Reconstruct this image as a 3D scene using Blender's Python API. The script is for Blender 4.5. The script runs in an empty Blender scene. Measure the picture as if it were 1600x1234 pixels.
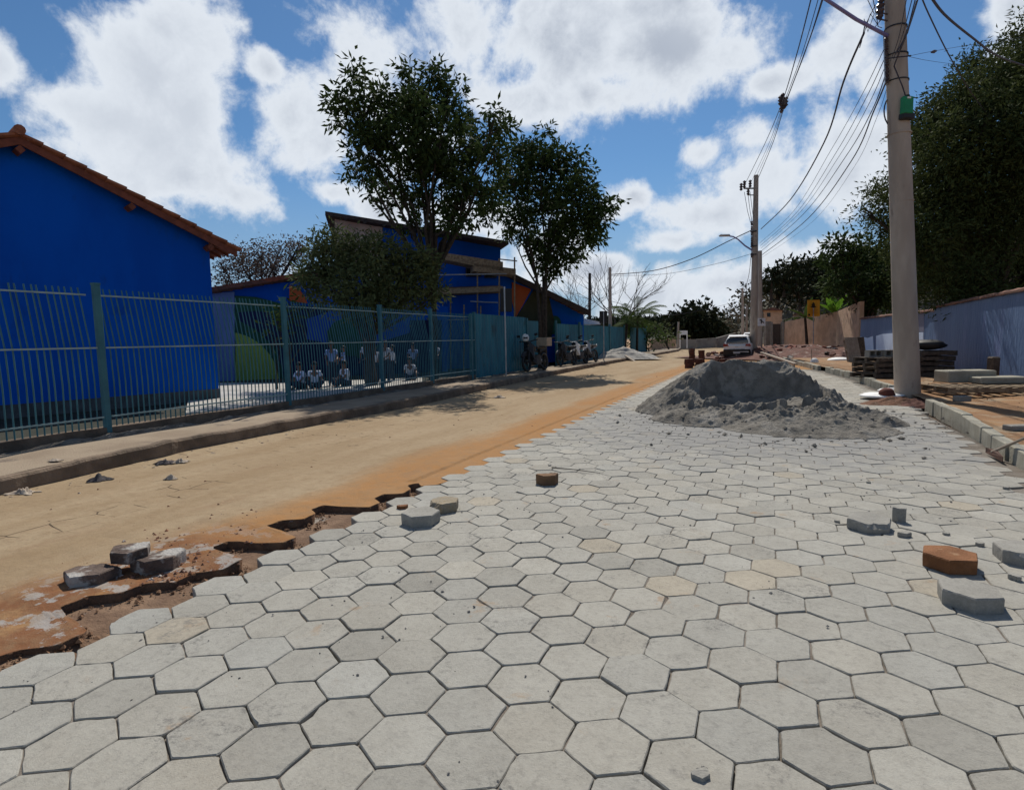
import bpy, math, random
import numpy as np
from mathutils import Vector, Matrix
rnd = random.Random(7); nr = np.random.RandomState(7)
sc = bpy.context.scene
# ---------------- camera ----------------
FPX, HZ, ROLL, YAW, CH = 910.0, 530.0, math.radians(-1.2), math.radians(23.95), 1.45
PIT = math.atan((617-HZ)/FPX)
cp, sp = math.cos(PIT), math.sin(PIT)
_R = np.array([1, 0, 0.]); _F = np.array([0, cp, -sp]); _U = np.array([0, sp, cp])
_R, _U = math.cos(ROLL)*_R+math.sin(ROLL)*_U, -math.sin(ROLL)*_R+math.cos(ROLL)*_U
_cy, _sy = math.cos(YAW), math.sin(YAW)
def c2w(v): return np.array([_cy*v[0]-_sy*v[1], _sy*v[0]+_cy*v[1], v[2]])   # camera-heading frame -> world (world +Y runs along the road)
Rw, Fw, Uw = c2w(_R), c2w(_F), c2w(_U)
cd = bpy.data.cameras.new('camera'); cam = bpy.data.objects.new('camera', cd); sc.collection.objects.link(cam)
cam.matrix_world = Matrix(((Rw[0], Uw[0], -Fw[0], 0), (Rw[1], Uw[1], -Fw[1], 0), (Rw[2], Uw[2], -Fw[2], CH), (0, 0, 0, 1)))
cd.sensor_width = 36; cd.lens = 36*FPX/1600; cd.clip_start = 0.05; cd.clip_end = 3000
sc.camera = cam
def ray(x, y): return Fw*FPX+Rw*(x-800)+Uw*(617-y)
HF = c2w(np.array([0, 1, 0.]))
def gp(x, y, z=0.0):                     # a spot on level ground seen at photo position x, y
    d = ray(x, y); p = d*((z-CH)/d[2]); return np.array([p[0], p[1], z])
def px(x, y, Y):                         # a spot at distance Y ahead
    d = ray(x, y); p = d*(Y/(d@HF)); return np.array([p[0], p[1], p[2]+CH])
# ---------------- sun and sky ----------------
SUN_EL, SUN_HEAD = math.radians(50), math.radians(-17.0)      # heading measured clockwise from world +Y
sd = np.array([math.sin(SUN_HEAD)*math.cos(SUN_EL), math.cos(SUN_HEAD)*math.cos(SUN_EL), math.sin(SUN_EL)])
sl = bpy.data.lights.new('sun', 'SUN'); so = bpy.data.objects.new('sun', sl); sc.collection.objects.link(so)
sl.energy = 5.0; sl.angle = math.radians(0.53); sl.color = (1.0, 0.94, 0.84)
so.rotation_euler = Vector(sd).to_track_quat('Z', 'Y').to_euler(); so.location = (0, 0, 30)
sc.view_settings.view_transform = 'Standard'; sc.view_settings.look = 'None'
sc.view_settings.exposure = -0.1; sc.view_settings.gamma = 1; sc.view_settings.use_curve_mapping = False
world = bpy.data.worlds.new('World'); sc.world = world; world.use_nodes = True
WN, WL = world.node_tree.nodes, world.node_tree.links
WN.clear()
def azel(x, y):
    d = ray(x, y); d = d/np.linalg.norm(d)
    return math.atan2(d[0], d[1]), math.asin(d[2])
CLOUDS = [(230,120,105,95),(262,50,50,52),(175,190,95,75),(110,165,70,45),(250,225,90,60),(300,280,130,48),(370,305,75,34),(8,110,38,32),(300,180,45,50),
 (452,185,52,66),(420,110,30,26),(500,230,85,70),(590,100,95,80),(640,190,90,90),(600,330,70,50),(730,345,110,45),
 (760,50,160,110),(880,70,210,95),(1040,60,160,70),(1150,75,60,50),(920,150,110,35),(1010,10,150,70),(800,150,120,45),
 (1215,270,150,75),(1310,215,85,38),(1290,270,110,70),(1120,335,95,45),(1060,375,62,22),(1100,240,40,26),(1180,215,50,30),
 (985,305,38,24),(960,325,30,18),(1330,70,45,75),(1365,120,30,50),(1585,20,45,60),(1560,90,30,30),
 (1130,440,130,45),(1240,400,80,32),(1020,460,90,45),(1300,390,60,25),(930,420,60,25),(1120,490,180,35),(700,440,200,40),(860,395,60,30),
 (520,300,60,30),(1200,130,60,25),(60,560,200,30)]
grp = bpy.data.node_groups.new('cloud_field', 'ShaderNodeTree')
grp.interface.new_socket('P', in_out='INPUT', socket_type='NodeSocketVector')
grp.interface.new_socket('D', in_out='INPUT', socket_type='NodeSocketVector')
grp.interface.new_socket('F', in_out='OUTPUT', socket_type='NodeSocketFloat')
GN, GL = grp.nodes, grp.links
gi = GN.new('NodeGroupInput'); go = GN.new('NodeGroupOutput')
def gm(op, a, b=None, c=None, N=GN, L=GL):
    n = N.new('ShaderNodeMath'); n.operation = op
    for i, v in enumerate((a, b, c)):
        if v is None: continue
        if isinstance(v, (int, float)): n.inputs[i].default_value = v
        else: L.new(v, n.inputs[i])
    return n.outputs[0]
def noise_node(N, L, vec, scale, detail=8, rough=0.55, dist=0.0):
    n = N.new('ShaderNodeTexNoise'); n.inputs['Scale'].default_value = scale; n.inputs['Detail'].default_value = detail
    n.inputs['Roughness'].default_value = rough; n.inputs['Distortion'].default_value = dist
    if vec is not None: L.new(vec, n.inputs['Vector'])
    return n
cur = None
for (bx, by, rx, ry) in CLOUDS:
    a, e = azel(bx, by); r1, r2 = rx/910.0*1.12, ry/910.0*1.12
    s = GN.new('ShaderNodeVectorMath'); s.operation = 'SUBTRACT'; GL.new(gi.outputs['P'], s.inputs[0]); s.inputs[1].default_value = (a, e, 0)
    m = GN.new('ShaderNodeVectorMath'); m.operation = 'MULTIPLY'; GL.new(s.outputs[0], m.inputs[0]); m.inputs[1].default_value = (1/r1, 1/r2, 0)
    l = GN.new('ShaderNodeVectorMath'); l.operation = 'LENGTH'; GL.new(m.outputs[0], l.inputs[0])
    v = gm('SUBTRACT', 1.0, l.outputs['Value'])
    if cur is None: cur = v
    else:
        mx = GN.new('ShaderNodeMath'); mx.operation = 'SMOOTH_MAX'; mx.inputs[2].default_value = 0.25
        GL.new(cur, mx.inputs[0]); GL.new(v, mx.inputs[1]); cur = mx.outputs[0]
# elsewhere in the sky: unseen noise clouds added to whiten the fill light
n1 = noise_node(GN, GL, gi.outputs['D'], 2.2, 2)
bk = gm('MULTIPLY_ADD', n1.outputs[0], 4.0, -2.2)
sx = GN.new('ShaderNodeSeparateXYZ'); GL.new(gi.outputs['P'], sx.inputs[0])
away = gm('SUBTRACT', gm('ABSOLUTE', gm('ADD', sx.outputs[0], YAW)), 0.85)
hi = gm('SUBTRACT', sx.outputs[1], 0.62)
aw = gm('MULTIPLY', gm('MAXIMUM', away, hi), 5.0)
aw = gm('MINIMUM', gm('MAXIMUM', aw, 0.0), 1.0)
bk2 = gm('SUBTRACT', bk, gm('MULTIPLY', gm('SUBTRACT', 1.0, aw), 4.0))
cur = gm('MAXIMUM', cur, bk2)
n2 = noise_node(GN, GL, gi.outputs['D'], 6.0, 10, 0.60, 0.2)
n3 = noise_node(GN, GL, gi.outputs['D'], 20.0, 9, 0.68, 0.3)
f = gm('ADD', cur, gm('MULTIPLY_ADD', n2.outputs[0], 3.2, -1.70))
f = gm('ADD', f, gm('MULTIPLY_ADD', n3.outputs[0], 0.9, -0.45))
GL.new(f, go.inputs['F'])
tc = WN.new('ShaderNodeTexCoord'); nm = WN.new('ShaderNodeVectorMath'); nm.operation = 'NORMALIZE'; WL.new(tc.outputs['Generated'], nm.inputs[0])
sx = WN.new('ShaderNodeSeparateXYZ'); WL.new(nm.outputs[0], sx.inputs[0])
wm = lambda op, a, b=None, c=None: gm(op, a, b, c, WN, WL)
az = wm('ARCTAN2', sx.outputs[0], sx.outputs[1]); el = wm('ARCSINE', sx.outputs[2])
cb = WN.new('ShaderNodeCombineXYZ'); WL.new(az, cb.inputs[0]); WL.new(el, cb.inputs[1])
g1 = WN.new('ShaderNodeGroup'); g1.node_tree = grp; WL.new(cb.outputs[0], g1.inputs['P']); WL.new(nm.outputs[0], g1.inputs['D'])
def mrange(N, L, v, a, b, c, d, smooth=True):
    n = N.new('ShaderNodeMapRange'); n.interpolation_type = 'SMOOTHSTEP' if smooth else 'LINEAR'
    L.new(v, n.inputs['Value']); n.inputs['From Min'].default_value = a; n.inputs['From Max'].default_value = b
    n.inputs['To Min'].default_value = c; n.inputs['To Max'].default_value = d
    return n.outputs['Result']
dens = mrange(WN, WL, g1.outputs[0], -0.10, 0.46, 0, 1)
thick = mrange(WN, WL, g1.outputs[0], 0.3, 1.35, 0, 1)
sky = WN.new('ShaderNodeTexSky'); sky.sky_type = 'NISHITA'; sky.sun_disc = False
sky.sun_elevation = SUN_EL; sky.sun_rotation = SUN_HEAD; sky.air_density = 1.0; sky.dust_density = 0.25; sky.ozone_density = 2.0
def mixc(N, L, fac, a, b, bt='MIX'):
    n = N.new('ShaderNodeMix'); n.data_type = 'RGBA'; n.blend_type = bt
    if isinstance(fac, (int, float)): n.inputs[0].default_value = fac
    else: L.new(fac, n.inputs[0])
    for i, v in ((6, a), (7, b)):
        if isinstance(v, tuple): n.inputs[i].default_value = (*v[:3], 1)
        else: L.new(v, n.inputs[i])
    return n.outputs[2]
cn = noise_node(WN, WL, nm.outputs[0], 2.6, 3)
shade = wm('MULTIPLY', thick, mrange(WN, WL, cn.outputs[0], 0.3, 0.58, 0.30, 0.85))
ccol = mixc(WN, WL, shade, (8.7, 9.3, 10.1), (4.2, 4.8, 5.9))
skyt = mixc(WN, WL, 1.0, sky.outputs[0], (0.50, 0.74, 0.92), 'MULTIPLY')
hz_ = mrange(WN, WL, el, -0.05, 0.30, 0.85, 0)
skyt = mixc(WN, WL, hz_, skyt, (3.6, 4.7, 6.4))
full = mixc(WN, WL, dens, skyt, ccol)
bg = WN.new('ShaderNodeBackground'); bg.inputs[1].default_value = 0.0925; WL.new(full, bg.inputs[0])
wo = WN.new('ShaderNodeOutputWorld'); WL.new(bg.outputs[0], wo.inputs[0])
# ---------------- helpers ----------------
COL = sc.collection
def nodes_mat(name):
    m = bpy.data.materials.new(name); m.use_nodes = True
    N, L = m.node_tree.nodes, m.node_tree.links
    return m, N, L, N['Principled BSDF']
_mats = {}
SUNNY = {'soil', 'concrete', 'pavement_concrete', 'kerb_old', 'rubble_ground', 'yard_concrete', 'kerb_stone_concrete', 'grey_sand', 'bedding_sand', 'loose_paver_orange', 'loose_paver_dirty', 'half_paver_brown', 'pale_grit', 'white_sand', 'red_soil_lump', 'pale_timber', 'dusty_paper', 'pale_wall'}
def mat(name, c1, c2=None, scale=3.0, rough=0.85, bump=0.0, bscale=60.0, metal=0.0, vcol=False, spec=0.3, transl=0.0, detail=6, stretch=None, c3=None, s3=1.0, t3=0.6):
    if name in _mats: return _mats[name]
    if name in SUNNY: c1 = tuple(x*.70 for x in c1); c2 = tuple(x*.70 for x in c2) if c2 else None; c3 = tuple(x*.70 for x in c3) if c3 else None
    m, N, L, B = nodes_mat(name); c2 = c2 or tuple(x*0.8 for x in c1)
    g = N.new('ShaderNodeNewGeometry'); vec = g.outputs['Position']
    if stretch:
        mp = N.new('ShaderNodeMapping'); L.new(vec, mp.inputs[0]); mp.inputs['Scale'].default_value = stretch; vec = mp.outputs[0]
    n = noise_node(N, L, vec, scale, detail)
    fac = mrange(N, L, n.outputs[0], 0.35, 0.65, 0, 1)
    col = mixc(N, L, fac, c1, c2)
    if c3:
        n4 = noise_node(N, L, vec, s3, 5, 0.65); col = mixc(N, L, mrange(N, L, n4.outputs[0], t3, t3+0.1, 0, 1), col, c3)
    if vcol:
        a = N.new('ShaderNodeAttribute'); a.attribute_name = 'tint'; col = mixc(N, L, 1.0, col, a.outputs['Color'], 'MULTIPLY')
    L.new(col, B.inputs['Base Color']); B.inputs['Roughness'].default_value = rough; B.inputs['Metallic'].default_value = metal
    B.inputs['Specular IOR Level'].default_value = spec
    if bump:
        b = N.new('ShaderNodeBump'); b.inputs['Strength'].default_value = min(1, bump); b.inputs['Distance'].default_value = 0.02*max(1, bump)
        nb = noise_node(N, L, vec, bscale, 5, 0.6); L.new(nb.outputs[0], b.inputs['Height']); L.new(b.outputs[0], B.inputs['Normal'])
    if transl:
        t = N.new('ShaderNodeBsdfTranslucent'); L.new(col, t.inputs[0]); mx = N.new('ShaderNodeMixShader'); mx.inputs[0].default_value = transl
        L.new(B.outputs[0], mx.inputs[1]); L.new(t.outputs[0], mx.inputs[2]); L.new(mx.outputs[0], N['Material Output'].inputs[0])
    _mats[name] = m; return m
ORD = ['first', 'second', 'third', 'fourth', 'fifth', 'sixth', 'seventh', 'eighth', 'ninth', 'tenth', 'eleventh', 'twelfth']
def props(o, label=None, cat=None, group=None, kind=None):
    for k, v in (('label', label), ('category', cat), ('group', group), ('kind', kind)):
        if v: o[k] = v
    return o
def V(*a): return np.array(a, float)
class MB:
    def __init__(s): s.v = []; s.f = []; s.t = []; s.cur = (1, 1, 1)
    def add(s, vs, fs, tint=None):
        b = len(s.v); s.v += [tuple(map(float, p)) for p in vs]; s.f += [tuple(i+b for i in f) for f in fs]; s.t += [tint or s.cur]*len(fs)
    def box(s, c, d, rz=0.0, M=None, tint=None, bev=0.0):
        hx, hy, hz = d[0]/2, d[1]/2, d[2]/2
        if bev:
            b = min(bev, hx*.9, hy*.9, hz*.9); P = []
            for z in (-1, 1):
                for (x, y) in ((-1, -1), (1, -1), (1, 1), (-1, 1)):
                    P += [(x*(hx-b), y*(hy-b), z*hz), (x*(hx-b), y*hy, z*(hz-b)), (x*hx, y*(hy-b), z*(hz-b))]
            F = []
            for k in range(4):
                a0, a1 = k*3, ((k+1) % 4)*3; t0, t1 = 12+a0, 12+a1
                i, j = (2, 2) if k in (1, 3) else (1, 1)
                F += [(a0+i, a1+j, t1+j, t0+i), (a0, a1, a1+j, a0+i), (t0, t0+i, t1+j, t1)]
                o1, o2 = (1, 2) if k in (1, 3) else (2, 1)
                F += [(a0, a0+1, a0+2), (t0, t0+1, t0+2), (a0+1, a0+2, t0+2, t0+1)]
            F += [(0, 3, 6, 9), (12, 15, 18, 21)]
        else:
            P = [(x*hx, y*hy, z*hz) for z in (-1, 1) for (x, y) in ((-1, -1), (1, -1), (1, 1), (-1, 1))]
            F = [(3, 2, 1, 0), (4, 5, 6, 7)]+[(k, (k+1) % 4, 4+(k+1) % 4, 4+k) for k in range(4)]
        if M is None: M = Matrix.Rotation(rz, 3, 'Z')
        s.add([tuple(np.array(M @ Vector(p))+np.array(c)) for p in P], F, tint)
    def tube(s, pts, rad, n=8, cap=True, tint=None):
        pts = [np.array(p, float) for p in pts]
        if not hasattr(rad, '__len__'): rad = [rad]*len(pts)
        vs = []; up = None
        for i, p in enumerate(pts):
            d = pts[min(i+1, len(pts)-1)]-pts[max(i-1, 0)]; d = d/(np.linalg.norm(d)+1e-9)
            if up is None:
                up = np.cross(d, V(0, 0, 1) if abs(d[2]) < .9 else V(1, 0, 0))
            a = up-d*(up@d); a /= np.linalg.norm(a)+1e-9; b = np.cross(d, a); up = a
            for k in range(n):
                t = 2*math.pi*k/n; vs.append(p+rad[i]*(math.cos(t)*a+math.sin(t)*b))
        fs = [(i*n+k, i*n+(k+1) % n, (i+1)*n+(k+1) % n, (i+1)*n+k) for i in range(len(pts)-1) for k in range(n)]
        if cap: fs += [tuple(range(n))[::-1], tuple((len(pts)-1)*n+k for k in range(n))]
        s.add(vs, fs, tint)
    def slab(s, pts, off, tint=None):       # polygon extruded by a vector
        n = len(pts); pts = [np.array(p, float) for p in pts]; off = np.array(off, float)
        s.add(pts+[p+off for p in pts], [tuple(range(n))[::-1], tuple(range(n, 2*n))]+[(k, (k+1) % n, n+(k+1) % n, n+k) for k in range(n)], tint)
    def lathe(s, c, prof, n=16, axis='Z', tint=None):
        vs = []; fs = []
        for (r, h) in prof:
            for k in range(n):
                t = 2*math.pi*k/n; p = (r*math.cos(t), r*math.sin(t), h)
                if axis == 'X': p = (p[2], p[0], p[1])
                if axis == 'Y': p = (p[0], p[2], p[1])
                vs.append(np.array(p)+np.array(c))
        m = len(prof)
        fs = [(i*n+k, i*n+(k+1) % n, (i+1)*n+(k+1) % n, (i+1)*n+k) for i in range(m-1) for k in range(n)]
        fs += [tuple(range(n))[::-1], tuple((m-1)*n+k for k in range(n))]
        s.add(vs, fs, tint)
    def loft(s, rings, tint=None, cap=True):
        n = len(rings[0]); vs = [p for r in rings for p in r]
        fs = [(i*n+k, i*n+(k+1) % n, (i+1)*n+(k+1) % n, (i+1)*n+k) for i in range(len(rings)-1) for k in range(n)]
        if cap: fs += [tuple(range(n))[::-1], tuple((len(rings)-1)*n+k for k in range(n))]
        s.add(vs, fs, tint)
    def build(s, name, m, parent=None, org=(0, 0, 0), smooth=False, fix=True, **kw):
        me = bpy.data.meshes.new(name); o = np.array(org, float)
        vv = np.array(s.v)-o; me.from_pydata(vv.tolist(), [], s.f); me.update()
        if fix:
            import bmesh
            bm = bmesh.new(); bm.from_mesh(me); bmesh.ops.recalc_face_normals(bm, faces=bm.faces); bm.to_mesh(me); bm.free()
        if any(t != (1, 1, 1) for t in s.t):
            at = me.attributes.new('tint', 'FLOAT_COLOR', 'CORNER'); arr = []
            for p in me.polygons: arr += [*s.t[p.index], 1.0]*p.loop_total
            at.data.foreach_set('color', arr)
        if smooth is True: me.shade_smooth()
        elif smooth:
            me.shade_smooth(); me.set_sharp_from_angle(angle=math.radians(smooth))
        me.materials.append(m); ob = bpy.data.objects.new(name, me); COL.objects.link(ob)
        if parent: ob.parent = parent
        else: ob.location = tuple(o)
        return props(ob, **kw)
def thing(name, label, cat, loc=(0, 0, 0), rz=0.0, group=None):
    o = bpy.data.objects.new(name, None); COL.objects.link(o); o.location = tuple(map(float, loc)); o.rotation_euler = (0, 0, rz)
    o.empty_display_size = 0.3
    return props(o, label, cat, group)
def copy_tree(o, parent=None):
    c = o.copy(); COL.objects.link(c)
    if parent: c.parent = parent; c.matrix_parent_inverse = o.matrix_parent_inverse.copy()
    for ch in [x for x in bpy.data.objects if x.parent == o]: copy_tree(ch, c)
    return c
def hgrid(name, xs, ys, zf, m, **kw):       # sheet of ground over a grid, zf(X, Y) -> Z arrays
    X, Y = np.meshgrid(xs, ys); Z = zf(X, Y); nx, ny = len(xs), len(ys)
    vs = np.stack([X, Y, Z], -1).reshape(-1, 3)
    i = np.arange(ny-1)[:, None]*nx+np.arange(nx-1)[None]; q = np.stack([i, i+1, i+1+nx, i+nx], -1).reshape(-1, 4)
    return quads(name, vs, q, m, **kw)
def quads(name, vs, q, m, parent=None, smooth=True, **kw):
    me = bpy.data.meshes.new(name); k = q.shape[1]
    me.vertices.add(len(vs)); me.vertices.foreach_set('co', np.asarray(vs, float).ravel())
    me.loops.add(q.size); me.loops.foreach_set('vertex_index', q.ravel().astype(np.int32))
    me.polygons.add(len(q)); me.polygons.foreach_set('loop_start', np.arange(0, q.size, k, dtype=np.int32))
    me.update(calc_edges=True); me.validate()
    if smooth: me.shade_smooth()
    me.materials.append(m); ob = bpy.data.objects.new(name, me); COL.objects.link(ob)
    if parent: ob.parent = parent
    return props(ob, **kw)
_tab = nr.rand(256, 256)
def vnoise(x, y):
    x = np.asarray(x, float); y = np.asarray(y, float)
    xi = np.floor(x).astype(int); yi = np.floor(y).astype(int); fx = x-xi; fy = y-yi
    fx = fx*fx*(3-2*fx); fy = fy*fy*(3-2*fy); g = lambda a, b: _tab[a % 256, b % 256]
    return (g(xi, yi)*(1-fx)+g(xi+1, yi)*fx)*(1-fy)+(g(xi, yi+1)*(1-fx)+g(xi+1, yi+1)*fx)*fy
def fbm(x, y, o=4, r=0.5):
    a, t, s = 1.0, 0.0, 0.0
    for k in range(o): t = t+a*vnoise(x*2**k+17*k, y*2**k+9*k); s += a; a *= r
    return t/s
# ---------------- materials ----------------
M_soil = mat('soil', (.40, .23, .11), (.32, .17, .08), 1.2, .95, 1.0, 25, c3=(.42, .31, .2), s3=2.0, t3=.52)
M_conc = mat('concrete', (.36, .34, .30), (.27, .25, .22), 4, .9, .6, 40)
M_pole = mat('pole_concrete', (.42, .35, .28), (.33, .27, .215), 3, .9, .5, 50, stretch=(1, 1, .25), c3=(.26, .21, .17), s3=5, t3=.58)
M_black = mat('black_rubber', (.02, .02, .022), (.03, .03, .03), 5, .6)
M_steel = mat('galvanised_steel', (.42, .43, .44), (.3, .31, .32), 8, .45, metal=.7)
M_dark = mat('dark_metal', (.05, .05, .055), (.03, .03, .03), 8, .5, metal=.4)
M_wire = mat('cable_sheath', (.035, .03, .04), (.05, .045, .06), 8, .6)
M_wood = mat('old_timber', (.30, .23, .15), (.18, .13, .085), 12, .9, .5, 60, stretch=(1, 1, 1))
M_bark = mat('bark', (.06, .048, .038), (.035, .028, .022), 9, .95, 1.0, 30)
M_white = mat('white_plastic', (.78, .78, .76), (.66, .66, .65), 3, .7)
# ---------------- ground levels ----------------
def pl(pts):                                # polyline x(y) through photo ground points
    P = sorted([tuple(gp(x, y, z)[:2]) for (x, y, z) in pts], key=lambda p: p[1]); a = np.array(P)
    return a[:, 1], a[:, 0]
lk_y, lk_x = pl([(0, 775, 0), (300, 703, 0), (670, 630, 0), (800, 600, 0), (930, 573, 0), (1060, 549, 0)])
def lkerb(y): return np.interp(y, [-3, *lk_y, 75], [lk_x[0], *lk_x, lk_x[-1]-2])
rk_y, rk_x = pl([(1600, 735, 0), (1560, 712, 0), (1500, 668, 0), (1440, 636, 0), (1330, 592, 0), (1250, 572, 0), (1195, 556, 0)])
def rkerb(y): return np.interp(y, [-3, 4, *rk_y, 75], [rk_x[0]-.35, rk_x[0]-.2, *rk_x, rk_x[-1]])
LEFT_T = -3.22
ROAD_END = 26.0
far = np.concatenate([np.linspace(-900, -80, 12), np.linspace(-60, 60, 61), np.linspace(80, 900, 12)])
fary = np.concatenate([np.linspace(-60, 80, 71), np.linspace(90, 1200, 30)])
hgrid('ground', far, fary, lambda X, Y: -0.16+0*X, M_soil, kind='structure')
# dirt road (old paving under soil) with its broken left-over edge of paver teeth
def road_mat():
    m, N, L, B = nodes_mat('dirt_road')
    g = N.new('ShaderNodeNewGeometry'); s = N.new('ShaderNodeSeparateXYZ'); L.new(g.outputs['Position'], s.inputs[0]); P = g.outputs['Position']
    mp = N.new('ShaderNodeMapping'); L.new(P, mp.inputs[0]); mp.inputs['Scale'].default_value = (1.0, 0.22, 1)
    a = noise_node(N, L, mp.outputs[0], 1.3, 7, .6); b = noise_node(N, L, P, 9, 7, .75); c = noise_node(N, L, P, .7, 4)
    base = mixc(N, L, mrange(N, L, a.outputs[0], .32, .68, 0, 1), (.49, .375, .24), (.39, .28, .165))
    w = gm('ADD', s.outputs[0], gm('MULTIPLY_ADD', a.outputs[0], 1.5, -.75, N, L), None, N, L)
    org = gm('MULTIPLY', mrange(N, L, w, -4.35, -3.65, 0, 1), mrange(N, L, c.outputs[0], .25, .6, .55, 1), None, N, L)
    col = mixc(N, L, org, base, (.47, .235, .085))
    red = gm('MULTIPLY', mrange(N, L, w, -4.35, -3.85, 0, .9), mrange(N, L, gm('ADD', s.outputs[1], gm('MULTIPLY_ADD', c.outputs[0], .8, -.4, N, L), None, N, L), 2.7, 3.5, 1, 0), None, N, L)
    rn = noise_node(N, L, P, 2.6, 6, .7)
    col = mixc(N, L, gm('MULTIPLY', red, mrange(N, L, rn.outputs[0], .30, .48, 0, 1), None, N, L), col, (.25, .105, .05))
    wp = noise_node(N, L, P, 5.5, 6, .7); wz = gm('MULTIPLY', red, mrange(N, L, wp.outputs[0], .52, .57, 0, 1), None, N, L)
    col = mixc(N, L, wz, col, (.46, .43, .40))
    tr = noise_node(N, L, mp.outputs[0], 3.0, 5, .7)
    col = mixc(N, L, mrange(N, L, tr.outputs[0], .55, .75, 0, .45), col, (.33, .20, .12))
    col = mixc(N, L, mrange(N, L, b.outputs[0], .4, .7, 0, .55), col, (.33, .225, .13)); sp2 = noise_node(N, L, P, 45, 5, .8); col = mixc(N, L, mrange(N, L, sp2.outputs[0], .58, .68, 0, .5), col, (.24, .16, .10))
    # traces of the joints of the old paving showing through
    hx = N.new('ShaderNodeTexVoronoi'); hx.feature = 'DISTANCE_TO_EDGE'; hx.inputs['Scale'].default_value = 3.2; hx.inputs['Randomness'].default_value = .45; L.new(P, hx.inputs['Vector'])
    cr = mrange(N, L, hx.outputs['Distance'], .008, .03, 1, 0)
    cm = noise_node(N, L, P, 1.6, 4, .6); crm = gm('MULTIPLY', cr, mrange(N, L, cm.outputs[0], .55, .60, 0, 1), None, N, L)
    crm = gm('MULTIPLY', crm, mrange(N, L, s.outputs[0], -5.4, -4.9, 1, 0), None, N, L)
    col = mixc(N, L, gm('MULTIPLY', crm, .75, None, N, L), col, (.12, .08, .055))
    col = mixc(N, L, 1.0, col, (.70, .70, .70), 'MULTIPLY')
    L.new(col, B.inputs['Base Color']); B.inputs['Roughness'].default_value = .95; B.inputs['Specular IOR Level'].default_value = .15
    bp = N.new('ShaderNodeBump'); bp.inputs['Strength'].default_value = .7; bp.inputs['Distance'].default_value = .02
    h = gm('ADD', b.outputs[0], gm('MULTIPLY', crm, -1.0, None, N, L), None, N, L)
    fn = noise_node(N, L, P, 70, 4, .7); h = gm('ADD', h, gm('MULTIPLY', fn.outputs[0], .35, None, N, L), None, N, L)
    L.new(h, bp.inputs['Height']); L.new(bp.outputs[0], B.inputs['Normal'])
    return m
M_road = road_mat()
RH = 0.1625; W2 = RH*math.sqrt(3)/2         # paver side and half width
# lattice fitted to the photo: one vertex row along the road
A0 = c2w(V(-.587, 2.351, 0)); LX, LY = A0[0], A0[1]
def hex_centres():
    for j in range(-2, 140):
        for i in range(-14, 24):
            x = LX+i*2*W2+(j % 2)*W2; y = LY-RH*1.5*3+j*1.5*RH
            yield i, j, x, y
rowj = lambda y: (y-(LY-RH*4.5))/(1.5*RH)
def edge_old(y):                            # zig-zag where the old pavers were lifted
    y = np.asarray(y, float); ny_, nx_ = [], []; rr = random.Random(21)
    for k in range(-6, 40):
        yk = LY-RH*4.5+k*1.5*RH; gap = float(np.interp(yk, [0, 2.2, 3.2, 4.4, 5.5], [.06, .055, .05, .015, .0]))
        x = LEFT_T-gap-(0 if k % 2 == 0 else W2)+W2*.5-(W2*2 if rr.random() < .3 and yk < 4.2 else 0)
        ny_ += [yk-RH*.48, yk+RH*.48]; nx_ += [x, x]
    e = np.interp(y, ny_, nx_); fill = np.clip((y-4.7)/.6, 0, 1)
    return e*(1-fill)+(LEFT_T+.22)*fill+.010*(fbm(y*12, y*0+3, 3)-.5)
ys = np.concatenate([np.arange(-2, 9, .03), np.arange(9, ROAD_END+.01, .1)])
fr = np.concatenate([np.linspace(0, .9, 50), np.linspace(.905, 1, 26)])
ex = edge_old(ys); kx = lkerb(ys)
X = kx[:, None]+(ex-kx)[:, None]*fr[None]; Y = np.repeat(ys[:, None], len(fr), 1)
Z = .02*(fbm(X*.8, Y*.4, 4)-.5)+.012*(fbm(X*6, Y*6, 3)-.5)+.03*np.exp(-((X-ex[:, None])/.5)**2)*fbm(X*4, Y*4, 3)+.004
Z = np.where(Y > 4.9, np.minimum(Z, np.where(X > LEFT_T-.15, -.007, Z)), Z)
Z -= .05*np.clip((3.3-Y)/1.0, 0, 1)*np.clip((X+4.0)/.5, 0, 1)*fbm(X*3, Y*3, 4)
nx = len(fr)
vs = np.stack([X, Y, Z], -1).reshape(-1, 3); i = np.arange(len(ys)-1)[:, None]*nx+np.arange(nx-1)[None]
q = np.stack([i, i+1, i+1+nx, i+nx], -1).reshape(-1, 4)
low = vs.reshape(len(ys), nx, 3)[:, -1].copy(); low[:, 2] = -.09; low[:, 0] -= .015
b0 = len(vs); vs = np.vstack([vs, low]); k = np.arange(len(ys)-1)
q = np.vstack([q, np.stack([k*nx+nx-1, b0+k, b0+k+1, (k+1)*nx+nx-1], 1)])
ro = quads('dirt_road', vs, q, M_road, kind='structure', smooth=False)
ro.data.materials.append(mat('cut_edge_soil_shaded', (.17, .09, .05), (.10, .055, .035), 8, .97, 1.2, 30, c3=(.16, .10, .06), s3=7, t3=.56))  # moist soil of the cut faces, with shade darkened into its colour
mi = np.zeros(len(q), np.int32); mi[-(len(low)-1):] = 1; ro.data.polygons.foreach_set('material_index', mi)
ys = np.arange(ROAD_END, 75, .5); fr = np.linspace(0, 1, 30); kx = lkerb(ys); ex = rkerb(ys)+.15
X = kx[:, None]+(ex-kx)[:, None]*fr[None]; Y = np.repeat(ys[:, None], len(fr), 1); Z = .02*(fbm(X, Y, 4)-.5)+.003
i = np.arange(len(ys)-1)[:, None]*30+np.arange(29)[None]
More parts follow.
